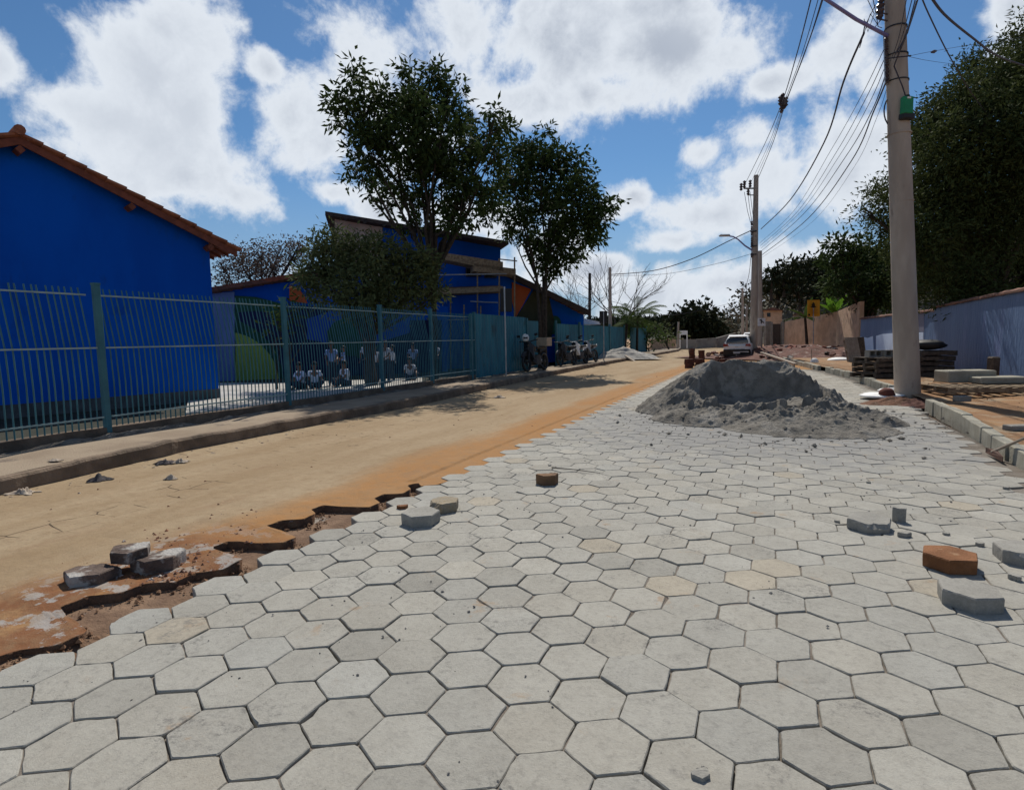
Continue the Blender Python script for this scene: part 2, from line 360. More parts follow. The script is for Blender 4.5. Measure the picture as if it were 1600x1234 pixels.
quads('dirt_road_far', np.stack([X, Y, Z], -1).reshape(-1, 3), np.stack([i, i+1, i+31, i+30], -1).reshape(-1, 4), M_road, kind='structure')
# bedding under the new paving and the sand in its joints
M_bed = mat('bedding_sand', (.30, .19, .12), (.20, .12, .075), 6, .95, 1.0, 30, c3=(.42, .38, .33), s3=3, t3=.6)
M_joint = mat('joint_sand', (.20, .175, .15), (.12, .10, .08), 3, .95, .6, 60)
hgrid('bedding', np.linspace(-4.3, 4.2, 80), np.linspace(-2, ROAD_END+1, 150), lambda X, Y: -.088+.04*(X < LEFT_T+.02)+.02*(fbm(X*3, Y*3, 4)-.5), M_bed, kind='structure')
hgrid('joint_sand', np.arange(LEFT_T+.33, 2.6, .11), np.arange(-1, ROAD_END, .13), lambda X, Y: np.minimum(-.035+.026*np.clip((fbm(X*1.1, Y*1.1, 4)-.36)*5, 0, 1)+.026*np.clip((Y-4)/5, 0, 1), -.0075), M_joint, kind='structure')
# the pavers
def paver_mat(name, vcol=True, base=(.46, .44, .385), b2=(.385, .365, .315)):
    m, N, L, B = nodes_mat(name); g = N.new('ShaderNodeNewGeometry'); P = g.outputs['Position']
    a = noise_node(N, L, P, 5, 8, .65); b = noise_node(N, L, P, 26, 6, .7); c = noise_node(N, L, P, 1.3, 5, .6); d = noise_node(N, L, P, 3.1, 7, .7, .4)
    col = mixc(N, L, mrange(N, L, a.outputs[0], .3, .7, 0, 1), base, b2)
    col = mixc(N, L, mrange(N, L, b.outputs[0], .46, .72, 0, .6), col, (.25, .235, .21))
    col = mixc(N, L, mrange(N, L, c.outputs[0], .55, .75, 0, .25), col, (.47, .41, .33))
    gr = noise_node(N, L, P, 60, 6, .8); col = mixc(N, L, mrange(N, L, gr.outputs[0], .3, .75, 0, .5), col, (.56, .54, .48)); g2 = noise_node(N, L, P, 14, 7, .75, .3); col = mixc(N, L, mrange(N, L, g2.outputs[0], .56, .70, 0, .55), col, (.30, .285, .25))
    if vcol:
        at = N.new('ShaderNodeAttribute'); at.attribute_name = 'tint'; col = mixc(N, L, 1.0, col, at.outputs['Color'], 'MULTIPLY')
        s = N.new('ShaderNodeSeparateXYZ'); L.new(P, s.inputs[0])
        # grey sand spilt from the heap
        dv = N.new('ShaderNodeVectorMath'); dv.operation = 'DISTANCE'; L.new(P, dv.inputs[0]); dv.inputs[1].default_value = tuple(c2w(V(4.0, 9.3, 0)))
        sp_ = gm('ADD', dv.outputs['Value'], gm('MULTIPLY_ADD', d.outputs[0], 7, -3.5, N, L), None, N, L)
        col = mixc(N, L, mrange(N, L, sp_, 1.6, 4.4, .9, 0), col, (.30, .295, .285))
        rs = gm('MULTIPLY', mrange(N, L, d.outputs[0], .60, .68, 0, .6), mrange(N, L, c.outputs[0], .42, .6, 0, 1), None, N, L)
        col = mixc(N, L, rs, col, (.42, .27, .15))
        yy = mrange(N, L, s.outputs[1], 9, 22, 0, .3); col = mixc(N, L, yy, col, (.47, .41, .33))
        dm = noise_node(N, L, P, 2.3, 6, .75, .6); ds = noise_node(N, L, P, 38, 5, .8)
        dd_ = gm('MULTIPLY', mrange(N, L, dm.outputs[0], .54, .64, 0, 1), mrange(N, L, ds.outputs[0], .44, .60, 0, .75), None, N, L); col = mixc(N, L, dd_, col, (.20, .19, .175))
        pk = noise_node(N, L, P, 95, 3, .6); col = mixc(N, L, gm('MULTIPLY', mrange(N, L, pk.outputs[0], .66, .70, 0, .7), mrange(N, L, a.outputs[0], .45, .6, 0, 1), None, N, L), col, (.14, .12, .11))
    col = mixc(N, L, 1.0, col, (.70, .70, .70), 'MULTIPLY')
    L.new(col, B.inputs['Base Color']); B.inputs['Roughness'].default_value = .88; B.inputs['Specular IOR Level'].default_value = .25
    bp = N.new('ShaderNodeBump'); bp.inputs['Strength'].default_value = .55; bp.inputs['Distance'].default_value = .006
    f = noise_node(N, L, P, 130, 5, .7); h = gm('ADD', f.outputs[0], gm('MULTIPLY', b.outputs[0], 1.3, None, N, L), None, N, L)
    L.new(h, bp.inputs['Height']); L.new(bp.outputs[0], B.inputs['Normal']); return m
M_pav = paver_mat('paver_concrete')
def hex_block(mb, x, y, z, rad, th, tint, rot=30, jit=.0025, tilt=(0, 0), bev=.004, nseg=3, chip=False):
    o = []
    cs = [(rad*math.cos(math.radians(60*k+rot)), rad*math.sin(math.radians(60*k+rot))) for k in range(6)]
    for k in range(6):
        a, b = cs[k], cs[(k+1) % 6]
        for s in range(nseg):
            t = s/nseg
            if s == 0:
                o.append((a[0]*.96+b[0]*.04, a[1]*.96+b[1]*.04))
            else: o.append((a[0]*(1-t)+b[0]*t, a[1]*(1-t)+b[1]*t))
        o.append((a[0]*.04+b[0]*.96, a[1]*.04+b[1]*.96))
    n = len(o); o = [(p[0]+rnd.uniform(-jit, jit), p[1]+rnd.uniform(-jit, jit)) for p in o]
    zz = lambda px_, py_: z+tilt[0]*px_+tilt[1]*py_
    sc1 = 1-bev/rad
    top = [(x+p[0]*sc1, y+p[1]*sc1, zz(*p)) for p in o]; rim = [(x+p[0], y+p[1], zz(*p)-bev*rnd.uniform(.7, 1.5)) for p in o]; bot = [(x+p[0], y+p[1], z-th) for p in o]
    if chip:
        k0 = rnd.randrange(n)
        for dk in range(rnd.choice((1, 2, 2, 3))):
            k = (k0+dk) % n; f = rnd.uniform(.90, .97); top[k] = (x+(top[k][0]-x)*f, y+(top[k][1]-y)*f, top[k][2]-.002); rim[k] = (x+(rim[k][0]-x)*(f+.03), y+(rim[k][1]-y)*(f+.03), rim[k][2]-rnd.uniform(.006, .018))
    fs = [tuple(range(n))]+[(k, n+k, n+(k+1) % n, (k+1) % n) for k in range(n)]+[(n+k, 2*n+k, 2*n+(k+1) % n, n+(k+1) % n) for k in range(n)]
    mb.add(top+rim+bot, fs, tint)
mb = MB()
for i, j, x, y in hex_centres():
    if x < LEFT_T+.10 or y > ROAD_END or y < .3: continue
    if x > float(rkerb(y))-.19: continue
    v = rnd.gauss(.99, .045); w = rnd.gauss(.0, .008)
    t = (v*(1+w), v, v*(1-w*1.4)); chip = rnd.random() < .13
    if rnd.random() < .03: t = (v*1.04, v*.97, v*.88)
    if rnd.random() < .06: t = (v*.9, v*.9, v*.9)
    g = np.clip((y-2)/10, 0, 1)
    hex_block(mb, x+rnd.uniform(-.002, .002), y+rnd.uniform(-.002, .002), rnd.gauss(0, .0022), RH-.0025-rnd.random()*.0025, .08, t, tilt=(rnd.gauss(0, .006), rnd.gauss(0, .006)), nseg=3 if y < 9 else 1, chip=chip and y < 9)
mb.build('paved_road', M_pav, kind='structure', fix=False)
# ---------------- left pavement, kerb, school yard ----------------
M_walk = mat('pavement_concrete', (.42, .33, .235), (.33, .25, .175), 1.5, .92, .6, 45, c3=(.22, .17, .13), s3=2.2, t3=.58)
M_kerb = mat('kerb_old', (.30, .22, .155), (.17, .125, .09), 3, .95, 1.0, 22)
fn_y, fn_x = pl([(0, 700, .12), (165, 668, .12), (450, 632, .12), (590, 607, .12), (735, 588, .12), (868, 571, .12), (1010, 552, .12)])
FX = lambda y: np.interp(y, [-3, 9, 13, 17, 25, 40, 75], [-8.85, -8.87, -9.0, -9.05, -9.35, -9.75, -9.75])
def strip(name, m, xa, xb, ys, n, zf, **kw):
    fr = np.linspace(0, 1, n); a = xa(ys); b = xb(ys); X = a[:, None]+(b-a)[:, None]*fr; Y = np.repeat(ys[:, None], n, 1); Z = zf(X, Y, fr[None]+0*Y)
    i = np.arange(len(ys)-1)[:, None]*n+np.arange(n-1)[None]
    return quads(name, np.stack([X, Y, Z], -1).reshape(-1, 3), np.stack([i, i+1, i+1+n, i+n], -1).reshape(-1, 4), m, **kw)
ysw = np.concatenate([np.arange(-2, 30, .12), np.arange(30, 75, .6)])
kj = lambda y: lkerb(y)+.05*(fbm(y*1.3, y*0+5, 4)-.5)
strip('pavement_left', M_walk, lambda y: FX(y)+.32, lambda y: kj(y)-.13, ysw, 14, lambda X, Y, f: .175+.02*(fbm(X*1.2, Y*1.2, 4)-.5)-.03*np.clip(fbm(X*2, Y*2, 3)-.6, 0, 1), kind='structure')
# kerb: profile swept along the road, worn and chipped
prof = [(-.14, -.05), (-.14, .168), (-.12, .186), (-.03, .184), (-.006, .155), (.0, .07), (.004, -.05)]
vs = []; fs = []
for a, y in enumerate(ysw):
    x = float(kj(y)); wv = float(fbm(y*3.1, 2.0, 4))-.5; step = .02*(int(y/1.0*1.0) % 3-1)*.4
    for (dx, dz) in prof: vs.append((x+dx*(1+.25*wv)+(wv*.04 if dx > -.1 else 0), y, dz+(.03*wv+step if dz > .04 else 0)))
n = len(prof)
for a in range(len(ysw)-1):
    for k in range(n-1): fs.append((a*n+k, a*n+k+1, (a+1)*n+k+1, (a+1)*n+k))
mb = MB(); mb.add(vs, fs); mb.build('kerb_left', M_kerb, kind='structure', fix=False)
M_rub = mat('rubble_ground', (.26, .22, .18), (.13, .11, .09), 7, .95, 1.5, 14, c3=(.32, .28, .23), s3=9, t3=.56)
strip('rubble_strip', M_rub, lambda y: FX(y)-.02, lambda y: FX(y)+.36, np.arange(-2, 60, .06), 10, lambda X, Y, f: .10+.16*fbm(X*5, Y*2.2, 4)*np.sin(f*3.14)+.04*(fbm(X*14, Y*9, 3)-.5), kind='structure')
M_yard = mat('yard_concrete', (.62, .60, .55), (.50, .48, .44), 1.4, .9, .3, 40)
M_yardsoil_shaded = mat('yard_soil_shaded', (.035, .035, .025), (.022, .026, .018), 2, .95, 1, 20)  # shade and plants over the yard put into a near-black soil colour
hgrid('school_yard', np.linspace(-60, -8.95, 30), np.linspace(-4, 60, 30), lambda X, Y: .06+0*X, M_yardsoil_shaded, kind='structure')
mb = MB(); P1 = [gp(x, y, .10) for x, y in ((290, 646), (470, 626), (660, 603), (660, 590), (440, 598), (340, 598), (296, 612))]
mb.slab(P1, (0, 0, -.08)); mb.build('school_yard_slab', M_yard, kind='structure')
# ---------------- right verge and kerb stones ----------------
VZ = .17
xr = lambda y: rkerb(y)
strip('verge_right', M_soil, lambda y: xr(y)+.13, lambda y: xr(y)*0+60, ysw, 60, lambda X, Y, f: VZ+.05*(fbm(X*.9, Y*.9, 4)-.5)+.03*(fbm(X*4, Y*4, 3)-.5)-.10*np.exp(-(((X-3.3)/.9)**2+((Y-13.6)/1.3)**2)), kind='structure')
M_ks = mat('kerb_stone_concrete', (.50, .47, .38), (.41, .38, .30), 5, .9, .5, 60, c3=(.30, .24, .17), s3=3, t3=.6)
y = 4.9; k = 0
while y < 36:
    L_ = .62
    if 12.35 < y < 14.3 or 24 < y < 25: y += L_; continue
    x0, x1 = float(rkerb(y)), float(rkerb(y+L_)); dz = rnd.uniform(-.02, .015); hh = VZ+.03+dz
    rz = math.atan2(-(x1-x0), L_)+rnd.uniform(-.03, .03)
    if k == 2: rz += .12
    m_ = MB(); m_.box((0, 0, (hh+.08)/2-.08), (.13, L_-.02, hh+.08), bev=.012)
    o = m_.build('kerb_stone', M_ks); o.location = ((x0+x1)/2+.065+rnd.uniform(-.01, .01), y+L_/2, 0); o.rotation_euler = (rnd.uniform(-.02, .02), rnd.uniform(-.03, .03), rz)
    props(o, ('pale kerb stone, %s from the right picture edge in the row beside the paving' % ORD[k-2]) if 2 <= k < 12 else 'far pale kerb stone in the row beside the new paving, beyond the near pole' if k >= 12 else 'pale kerb stone at the near start of the row beside the paving', 'kerb stone', 'kerb stones along the right edge of the new paving'); y += L_; k += 1
# ---------------- sand heap ----------------
def pile_h(X, Y):                            # X, Y in camera-heading frame
    nz = fbm(X*1.3, Y*1.3, 4)-.5; n2 = fbm(X*4.5, Y*4.5, 4)-.5; n3 = fbm(X*13, Y*13, 3)-.5
    Xw = X+.22*(fbm(X*1.7+9, Y*1.7, 3)-.5); Yw = Y+.22*(fbm(X*1.7, Y*1.7+20, 3)-.5)
    def seg(ax, ay, bx, by):
        t = np.clip(((Xw-ax)*(bx-ax)+(Yw-ay)*(by-ay))/((bx-ax)**2+(by-ay)**2), 0, 1)
        return np.hypot(Xw-ax-t*(bx-ax), Yw-ay-t*(by-ay)), t
    d, t = seg(3.75, 11.3, 5.25, 11.25); h = .93-.05*np.abs(t-.4)-.72*np.maximum(d-.05, 0)
    d2, t2 = seg(5.2, 11.1, 5.25, 10.1); h = np.maximum(h, .88-.36*t2-.72*d2)
    d3, t3 = seg(3.4, 10.0, 4.9, 9.2); h = np.maximum(h, .40-.08*t3-.42*d3)
    d4, t4 = seg(4.2, 8.9, 4.8, 8.8); h = np.maximum(h, .25-.27*d4)
    d6, t6 = seg(5.0, 9.7, 5.75, 9.1); h = np.maximum(h, .42-.22*t6-.5*d6)
    e = ((Xw-4.30)/.92)**2+((Yw-10.35)/.84)**2
    cut = .14+.14*np.clip(e, 0, 1)+2.6*np.clip(e-1.0, 0, 9)
    h = np.minimum(h, cut+.10*nz)
    e2 = ((Xw-5.22)/.26)**2+((Yw-10.15)/.42)**2; h = np.minimum(h, .26+.12*nz+2.2*np.clip(e2-.8, 0, 9))
    e3 = ((Xw-4.95)/.42)**2+((Yw-9.5)/.2)**2; h = np.minimum(h, .17+1.5*np.clip(e3-.8, 0, 9))
    e4 = ((Xw-3.65)/.30)**2+((Yw-9.75)/.13)**2; h = np.minimum(h, .15+1.6*np.clip(e4-.8, 0, 9))
    e5 = ((Xw-4.4)/.35)**2+((Yw-9.35)/.13)**2; h = np.minimum(h, .14+1.6*np.clip(e5-.8, 0, 9))
    scm = np.clip((np.minimum(e, 9)-.9)*3, .12, 1); amp = np.clip(h*3, 0, 1)*scm*np.where(Yw > 10.9, .45, 1.0)
    rid = 1-np.abs(fbm(X*2.3+3, Y*3.2, 4)*2-1)
    rid2 = 1-np.abs(fbm(X*6+3, Y*7, 4)*2-1); h = h+amp*(.08*nz+.15*n2+.10*n3+.14*(rid-.75)+.07*(rid2-.75)); tr = h*11+1.5*n2; h = h+amp*.018*np.sin(tr*2)
    h = h+.05*np.clip(n2*3, 0, 1)*np.clip((h+.1)*6, 0, 1)
    return np.where(h > .004, h, -.02)
n_ = 520; gx = np.linspace(1.6, 8.2, n_); gy = np.linspace(7.2, 13.6, 500)
XX, YY = np.meshgrid(gx, gy); ZZ = pile_h(XX, YY)
wx = _cy*XX-_sy*YY; wy = _sy*XX+_cy*YY
ZZ = np.where(wx > rkerb(wy)+.0, np.maximum(ZZ, VZ*0-.02), ZZ)
i = np.arange(len(gy)-1)[:, None]*n_+np.arange(n_-1)[None]; q = np.stack([i, i+1, i+1+n_, i+n_], -1).reshape(-1, 4)
vs = np.stack([wx, wy, ZZ+.003], -1).reshape(-1, 3); keep = (vs[q][:, :, 2] > -.01).any(1); q = q[keep]
us, inv = np.unique(q, return_inverse=True); vs = vs[us]; q = inv.reshape(-1, 4)
M_sand = mat('grey_sand', (.33, .303, .262), (.215, .198, .172), 5, .97, 1.6, 45, spec=.1, c3=(.38, .355, .315), s3=2.2, t3=.52)
o0 = c2w(V(4.5, 10.3, 0)); o = quads('sand_heap', vs-o0, q, M_sand, smooth=False, label='large heap of dark grey sand with a dug-out hollow, dumped on the new paving', cat='sand heap'); o.location = tuple(o0)
# clods and crumbs of sand around the heap and over the paving: nobody could count them
def chips(name, n, fpos, smin, smax, m, zf=lambda x, y: 0.0, flat=.7, **kw):
    mb = MB()
    for _ in range(n):
        x, y = fpos(); s = smin*(smax/smin)**(rnd.random()**2.2); z = zf(x, y)
        pts = []
        for kk in range(6):
            d = [(1, 0, 0), (0, 1, 0), (-1, 0, 0), (0, -1, 0), (0, 0, 1), (0, 0, -1)][kk]; r = s*rnd.uniform(.6, 1.2)
            pts.append((x+d[0]*r+rnd.uniform(-.2, .2)*s, y+d[1]*r+rnd.uniform(-.2, .2)*s, z+s*flat*.6+d[2]*r*flat))
        mb.add(pts, [(0, 1, 4), (1, 2, 4), (2, 3, 4), (3, 0, 4), (1, 0, 5), (2, 1, 5), (3, 2, 5), (0, 3, 5)])
    return mb.build(name, m, fix=False, **kw)
def hz(x, y):                                # height of the heap under a world point
    X = _cy*x+_sy*y; Y = -_sy*x+_cy*y; return max(0.0, float(pile_h(np.array([[X]]), np.array([[Y]]))[0, 0]))-.01
def pos_slope():
    while True:
        X, Y = rnd.uniform(2.6, 6.2), rnd.uniform(8.0, 11.2); p = c2w(V(X, Y, 0))
        if hz(p[0], p[1]) > .03 and (X > 4.9 or Y < 9.6 or X < 3.4): return p[0], p[1]
chips('slope_clods', 320, pos_slope, .01, .05, M_sand, zf=hz, kind='stuff', label='damp clods of sand lying on the slopes of the grey heap', cat='sand')
M_chip = mat('mortar_crumbs', (.20, .19, .18), (.12, .115, .11), 9, .95, .5, 60)
def pos_heap():
    a = rnd.uniform(0, 6.283); r = abs(rnd.gauss(0, .55)); X, Y = 4.5+(2.0+r)*math.cos(a), 10+(1.9+r)*math.sin(a); p = c2w(V(X, Y, 0)); return p[0], p[1]
chips('sand_clods', 360, pos_heap, .006, .05, M_sand, kind='stuff', label='loose clods of grey sand scattered round the heap', cat='sand')
def pos_pav():
    while True:
        x, y = rnd.uniform(-3.1, 2.6), 1.2+11*rnd.random()**.9
        if float(fbm(x*1.1+5, y*1.1, 3)) > .60 or (y > 4.5 and float(fbm(x*1.1+5, y*1.1, 3)) > .5) or rnd.random() < .05: return x, y
chips('paving_crumbs', 1300, pos_pav, .0022, .012, M_chip, kind='stuff', label='crumbs of mortar and grit scattered over the grey pavers', cat='grit')
def pos_edge():
    y = 2.2+1.5*rnd.random(); return float(edge_old(y))-abs(rnd.gauss(.25, .3)), y
M_rchip = mat('red_soil_crumbs', (.22, .10, .055), (.12, .06, .04), 12, .95, .5, 60, c3=(.42, .39, .36), s3=15, t3=.55)
chips('trench_crumbs', 600, lambda: (lambda y: (float(edge_old(y))+rnd.random()**1.6*.16, y))(1.3+3.6*rnd.random()), .005, .024, mat('trench_soil', (.20, .11, .06), (.13, .07, .04), 8, .95), zf=lambda x, y: -.045, kind='stuff', label='crumbled soil lying in the narrow trench beside the new pavers', cat='soil crumbs')
chips('edge_crumbs', 1500, pos_edge, .004, .022, M_rchip, kind='stuff', label='crumbs of red soil and mortar along the broken edge of the old road', cat='soil crumbs')
def pos_lk():
    y = 2+26*rnd.random(); return float(lkerb(y))+abs(rnd.gauss(.1, .25)), y
M_litter = mat('pale_grit', (.45, .36, .27), (.16, .11, .08), 16, .95, .5, 60)
chips('gutter_grit', 500, pos_lk, .006, .035, M_litter, flat=.35, kind='stuff', label='grit and dry litter gathered along the foot of the left kerb', cat='grit')
def pos_rd(): return rnd.uniform(-7, -3.6), 3+30*rnd.random()**1.3
chips('road_grit', 350, pos_rd, .004, .022, M_rchip, kind='stuff', label='small stones lying about on the tan dirt road', cat='grit')
# ---------------- loose pavers and broken pieces ----------------
M_lp = paver_mat('loose_paver_grey', False, (.40, .38, .34), (.30, .285, .25))
M_lpb = paver_mat('loose_paver_tan', False, (.40, .30, .17), (.27, .21, .13))
M_lpo = mat('loose_paver_orange', (.36, .16, .07), (.25, .105, .042), 6, .92, .6, 60, c3=(.42, .24, .13), s3=9, t3=.6)
M_lpr = mat('paver_red', (.13, .05, .035), (.07, .03, .022), 6, .92, .6, 60)
M_lpd = mat('loose_paver_dirty', (.22, .16, .13), (.12, .085, .07), 6, .95, 1.0, 40, c3=(.55, .52, .48), s3=4, t3=.47)
def loose(name, m, label, p, rz=0, rad=.16, th=.085, cutp=None, tilt=(0, 0), cat='paver', bite=None):
    mb = MB(); n = 24; pts = []
    for k in range(6):
        a, b = [(rad*math.cos(math.radians(60*(k+t))), rad*math.sin(math.radians(60*(k+t)))) for t in (0, 1)]
        for s in range(6): t = s/6; pts.append([a[0]*(1-t)+b[0]*t, a[1]*(1-t)+b[1]*t])
    if cutp:                                  # break off everything beyond a line, leaving a ragged edge
        nx_, ny_, c = cutp
        for q_ in pts:
            e = q_[0]*nx_+q_[1]*ny_-c-rnd.uniform(-.08, .08)*rad
            if e > 0: q_[0] -= nx_*e; q_[1] -= ny_*e
    j = lambda s_: rnd.uniform(-s_, s_)
    js = min(.0015, rad*.03); pts = [(a+j(js), b+j(js)) for a, b in pts]
    r1 = [(a*.965, b*.965, th+j(.0015)) for a, b in pts]; r2 = [(a, b, th-.008+j(.002)) for a, b in pts]; r3 = [(a*(1+j(.012)), b*(1+j(.012)), th*.5) for a, b in pts]; r4 = [(a*.985, b*.985, 0) for a, b in pts]
    if bite is not None:
        for k in range(len(pts)):
            d = min((k-bite) % 36, (bite-k) % 36)
            if d < 5: f = (5-d)/5; r1[k] = (r1[k][0]*(1-.32*f)+j(.008), r1[k][1]*(1-.32*f)+j(.008), r1[k][2]-.01*f); r2[k] = (r2[k][0]*(1-.12*f)+j(.006), r2[k][1]*(1-.12*f)+j(.006), r2[k][2]-.035*f)
    mb.loft([r4, r3, r2, r1]); o = mb.build(name, m)
    o.location = tuple(map(float, p)); o.rotation_euler = (tilt[0], tilt[1], rz+YAW); return props(o, label, cat)
g = gp
loose('loose_paver', M_lpd, 'dirty broken paver flat on the dirt road, lowest and nearest of the three at left', g(146, 905, .0), .3, rad=.155, th=.075, cutp=(0, 1, .07), bite=3)
loose('loose_paver', M_lpd, 'dirty paver on the dirt road beneath a smaller tilted one, right of the three', g(248, 878, .03)-V(0, 0, .03), .55, rad=.16, th=.09, cutp=(.3, .95, .085), bite=9)
p = g(205, 872, .07); loose('loose_paver', M_lpd, 'small pale-topped paver piece perched on top of the other two at left', V(p[0], p[1], .075), .95, rad=.12, th=.075, cutp=(.5, .86, .06), tilt=(.06, -.03))
loose('loose_paver', M_lp, 'clean grey hexagonal paver lying on the paving near the dirt edge, left of centre', g(658, 816, 0), .20, rad=.155, th=.09)
loose('loose_paver', M_lpb, 'tan dirty paver with a dark chipped corner, behind the clean grey one left of centre', g(694, 796, 0), .5, rad=.135, th=.085, cutp=(-.5, .8, .1), bite=20)
loose('paver_shard', M_lpo, 'narrow orange brick shard beside the clean grey paver left of centre', g(629, 794, 0), .3, rad=.05, th=.03, cutp=(0, 1, .012), cat='shard')
loose('half_paver', M_lpb if False else mat('half_paver_brown', (.30, .17, .09), (.20, .115, .065), 6, .92, .6, 60), 'small brown half paver standing alone on the paving near the middle', g(855, 755, 0), .15, rad=.115, th=.10, cutp=(0, 1, .02))
loose('broken_paver', M_lp, 'grey paver with a jagged bite out of its front, behind the orange one', g(1357, 824, 0), -.1, rad=.155, th=.075, bite=27, tilt=(.06, 0))
loose('paver_shard', M_lp, 'dark upright grey fragment just right of the bitten grey paver', g(1405, 814, 0), .8, rad=.05, th=.11, cutp=(1, 0, .0), cat='shard')
loose('paver_shard', M_lp, 'small flat grey fragment lying in front of the upright one', g(1410, 836, 0), .4, rad=.055, th=.03, cutp=(0, 1, .0), cat='shard')
loose('loose_paver', M_lpo, 'bright orange hexagonal paver lying on the grey paving at right', g(1483, 884, 0), -.12, rad=.155, th=.085)
loose('loose_paver', M_lp, 'clean grey hexagonal paver just in front of the orange one at right', g(1514, 942, 0), .02, rad=.15, th=.085)
loose('broken_paver', M_lp, 'grey paver with a rough broken front at the right edge of the picture', g(1600, 876, 0), .15, rad=.16, th=.085, bite=24)
loose('paver_shard', M_lp, 'small heart-shaped stone chip on the nearest pavers at the bottom', g(1093, 1212, 0), .5, rad=.035, th=.02, cutp=(0, 1, .012), cat='shard')
for (x, y, s, l) in [(1308, 816, .02, 'grey pebble left of the bitten paver'), (1478, 836, .025, 'grey pebble between the bitten paver and the orange one'), (1530, 852, .028, 'double grey lump behind the orange paver'), (1357, 755, .02, 'dark pebble on the paving far behind the bitten paver'), (859, 728, .02, 'dark pebble at the end of a twig near the small brown half paver'), (1571, 764, .03, 'stone chip lying near the right kerb'), (1585, 905, .035, 'flat dark chip on the soil between the right-hand pavers')]:
    loose('stone_chip', M_lp, l, g(x, y, 0), rnd.random()*3, rad=s, th=s*.8, cutp=(0, 1, s*.5), cat='stone')
mb = MB(); a, b = g(862, 730, .012), g(938, 739, .012); mb.tube([a, (a+b)/2+V(0, 0, .006), b], [.006, .005, .003], 6)
mb.build('twig', M_bark, org=a, label='thin dry stick on the paving behind the small brown half paver', cat='stick')
# scraps of cloth and paper in the gutter
M_rag = mat('dark_rag', (.03, .03, .035), (.09, .07, .07), 12, .9)
M_pap = mat('dusty_paper', (.55, .47, .38), (.42, .34, .27), 8, .9)
def scrap(name, m, label, p, r, h, cat):
    n = 14; vs = []; fs = []
    gx_, gy_ = np.meshgrid(np.linspace(-1, 1, n), np.linspace(-1, 1, n)); s = rnd.random()*50
    Z = h*(.05+1.6*np.clip(fbm(gx_*4+s, gy_*4+s, 4)*2-.6, 0, 1))*np.clip(1.15-np.hypot(gx_, gy_), .12, 1); a = .3+.25*fbm(gx_*2+s, gy_*2, 2)
    q_ = np.arange(n-1)[:, None]*n+np.arange(n-1)[None]
    X = gx_*r*(.35+1.1*fbm(gy_*3+s, gx_*0, 3)); Y = gy_*r*(.2+.8*fbm(gx_*3+s, gy_*0+s, 3)); vs = np.stack([X, Y, Z], -1).reshape(-1, 3)
    o = quads(name, vs, np.stack([q_, q_+1, q_+1+n, q_+n], -1).reshape(-1, 4), m, label=label, cat=cat, smooth=False); o.location = tuple(p); o.rotation_euler = (0, 0, rnd.random())
    md = o.modifiers.new('thick', 'SOLIDIFY'); md.thickness = .004
scrap('crumpled_rag', M_rag, 'dark crumpled rag in the gutter below the kerb, nearer one', g(157, 750, .01), .12, .06, 'rag')
scrap('crumpled_rag', M_rag, 'dark crumpled rag in the gutter below the kerb, farther one', g(258, 724, .01), .12, .05, 'rag')
scrap('paper_scrap', M_pap, 'pale crumpled paper scrap in the gutter at the far left', g(38, 770, .01), .13, .06, 'paper')
scrap('paper_scrap', M_pap, 'pale paper scrap beside the farther dark rag', g(282, 722, .01), .10, .05, 'paper')
scrap('paper_scrap', M_pap, 'small white paper scrap on the left pavement', g(86, 719, .19), .08, .02, 'paper')
scrap('paper_scrap', M_pap, 'pale scrap lying on the dirt road beyond the fence corner post', g(267, 748, .012), .07, .04, 'paper')
scrap('paper_scrap', M_pap, 'white scrap on the far dirt road in front of the tall sign', g(780, 621, .012), .15, .06, 'paper')
# ---------------- buildings of the school ----------------
M_blue = mat('blue_paint', (.0, .095, .50), (.0, .075, .42), .8, .6, .2, 30, c3=(.004, .07, .36), s3=1.5, t3=.6, spec=.08, stretch=(1, 1, .4))
M_blue2 = mat('blue_paint_light', (.17, .26, .48), (.13, .21, .42), 1, .7, .2, 30)
M_navy = mat('navy_paint', (.006, .012, .07), (.004, .01, .05), 1, .7)
M_tile = mat('roof_tile', (.36, .13, .065), (.24, .085, .045), 5, .85, .6, 40, c3=(.5, .40, .33), s3=4, t3=.62)
M_tileold = mat('roof_tile_old', (.16, .075, .055), (.09, .05, .04), 5, .9, .6, 40, c3=(.4, .33, .28), s3=5, t3=.62)
M_rafter = mat('rafter_red', (.22, .065, .035), (.15, .045, .025), 6, .8)
M_plinth = mat('plinth_grey', (.09, .10, .11), (.06, .065, .07), 4, .9)
M_cream = mat('cream_render', (.50, .42, .36), (.42, .34, .29), 2, .9, .3, 20)
M_mgreen = mat('mural_yellow_green', (.30, .42, .08), (.26, .37, .07), 2, .7)
M_mdgreen = mat('mural_dark_green', (.015, .09, .05), (.012, .07, .04), 2, .7)
M_morange = mat('mural_orange', (.45, .10, .03), (.4, .085, .025), 2, .7)
M_glass = mat('dark_window', (.012, .014, .018), (.008, .009, .012), 2, .15)
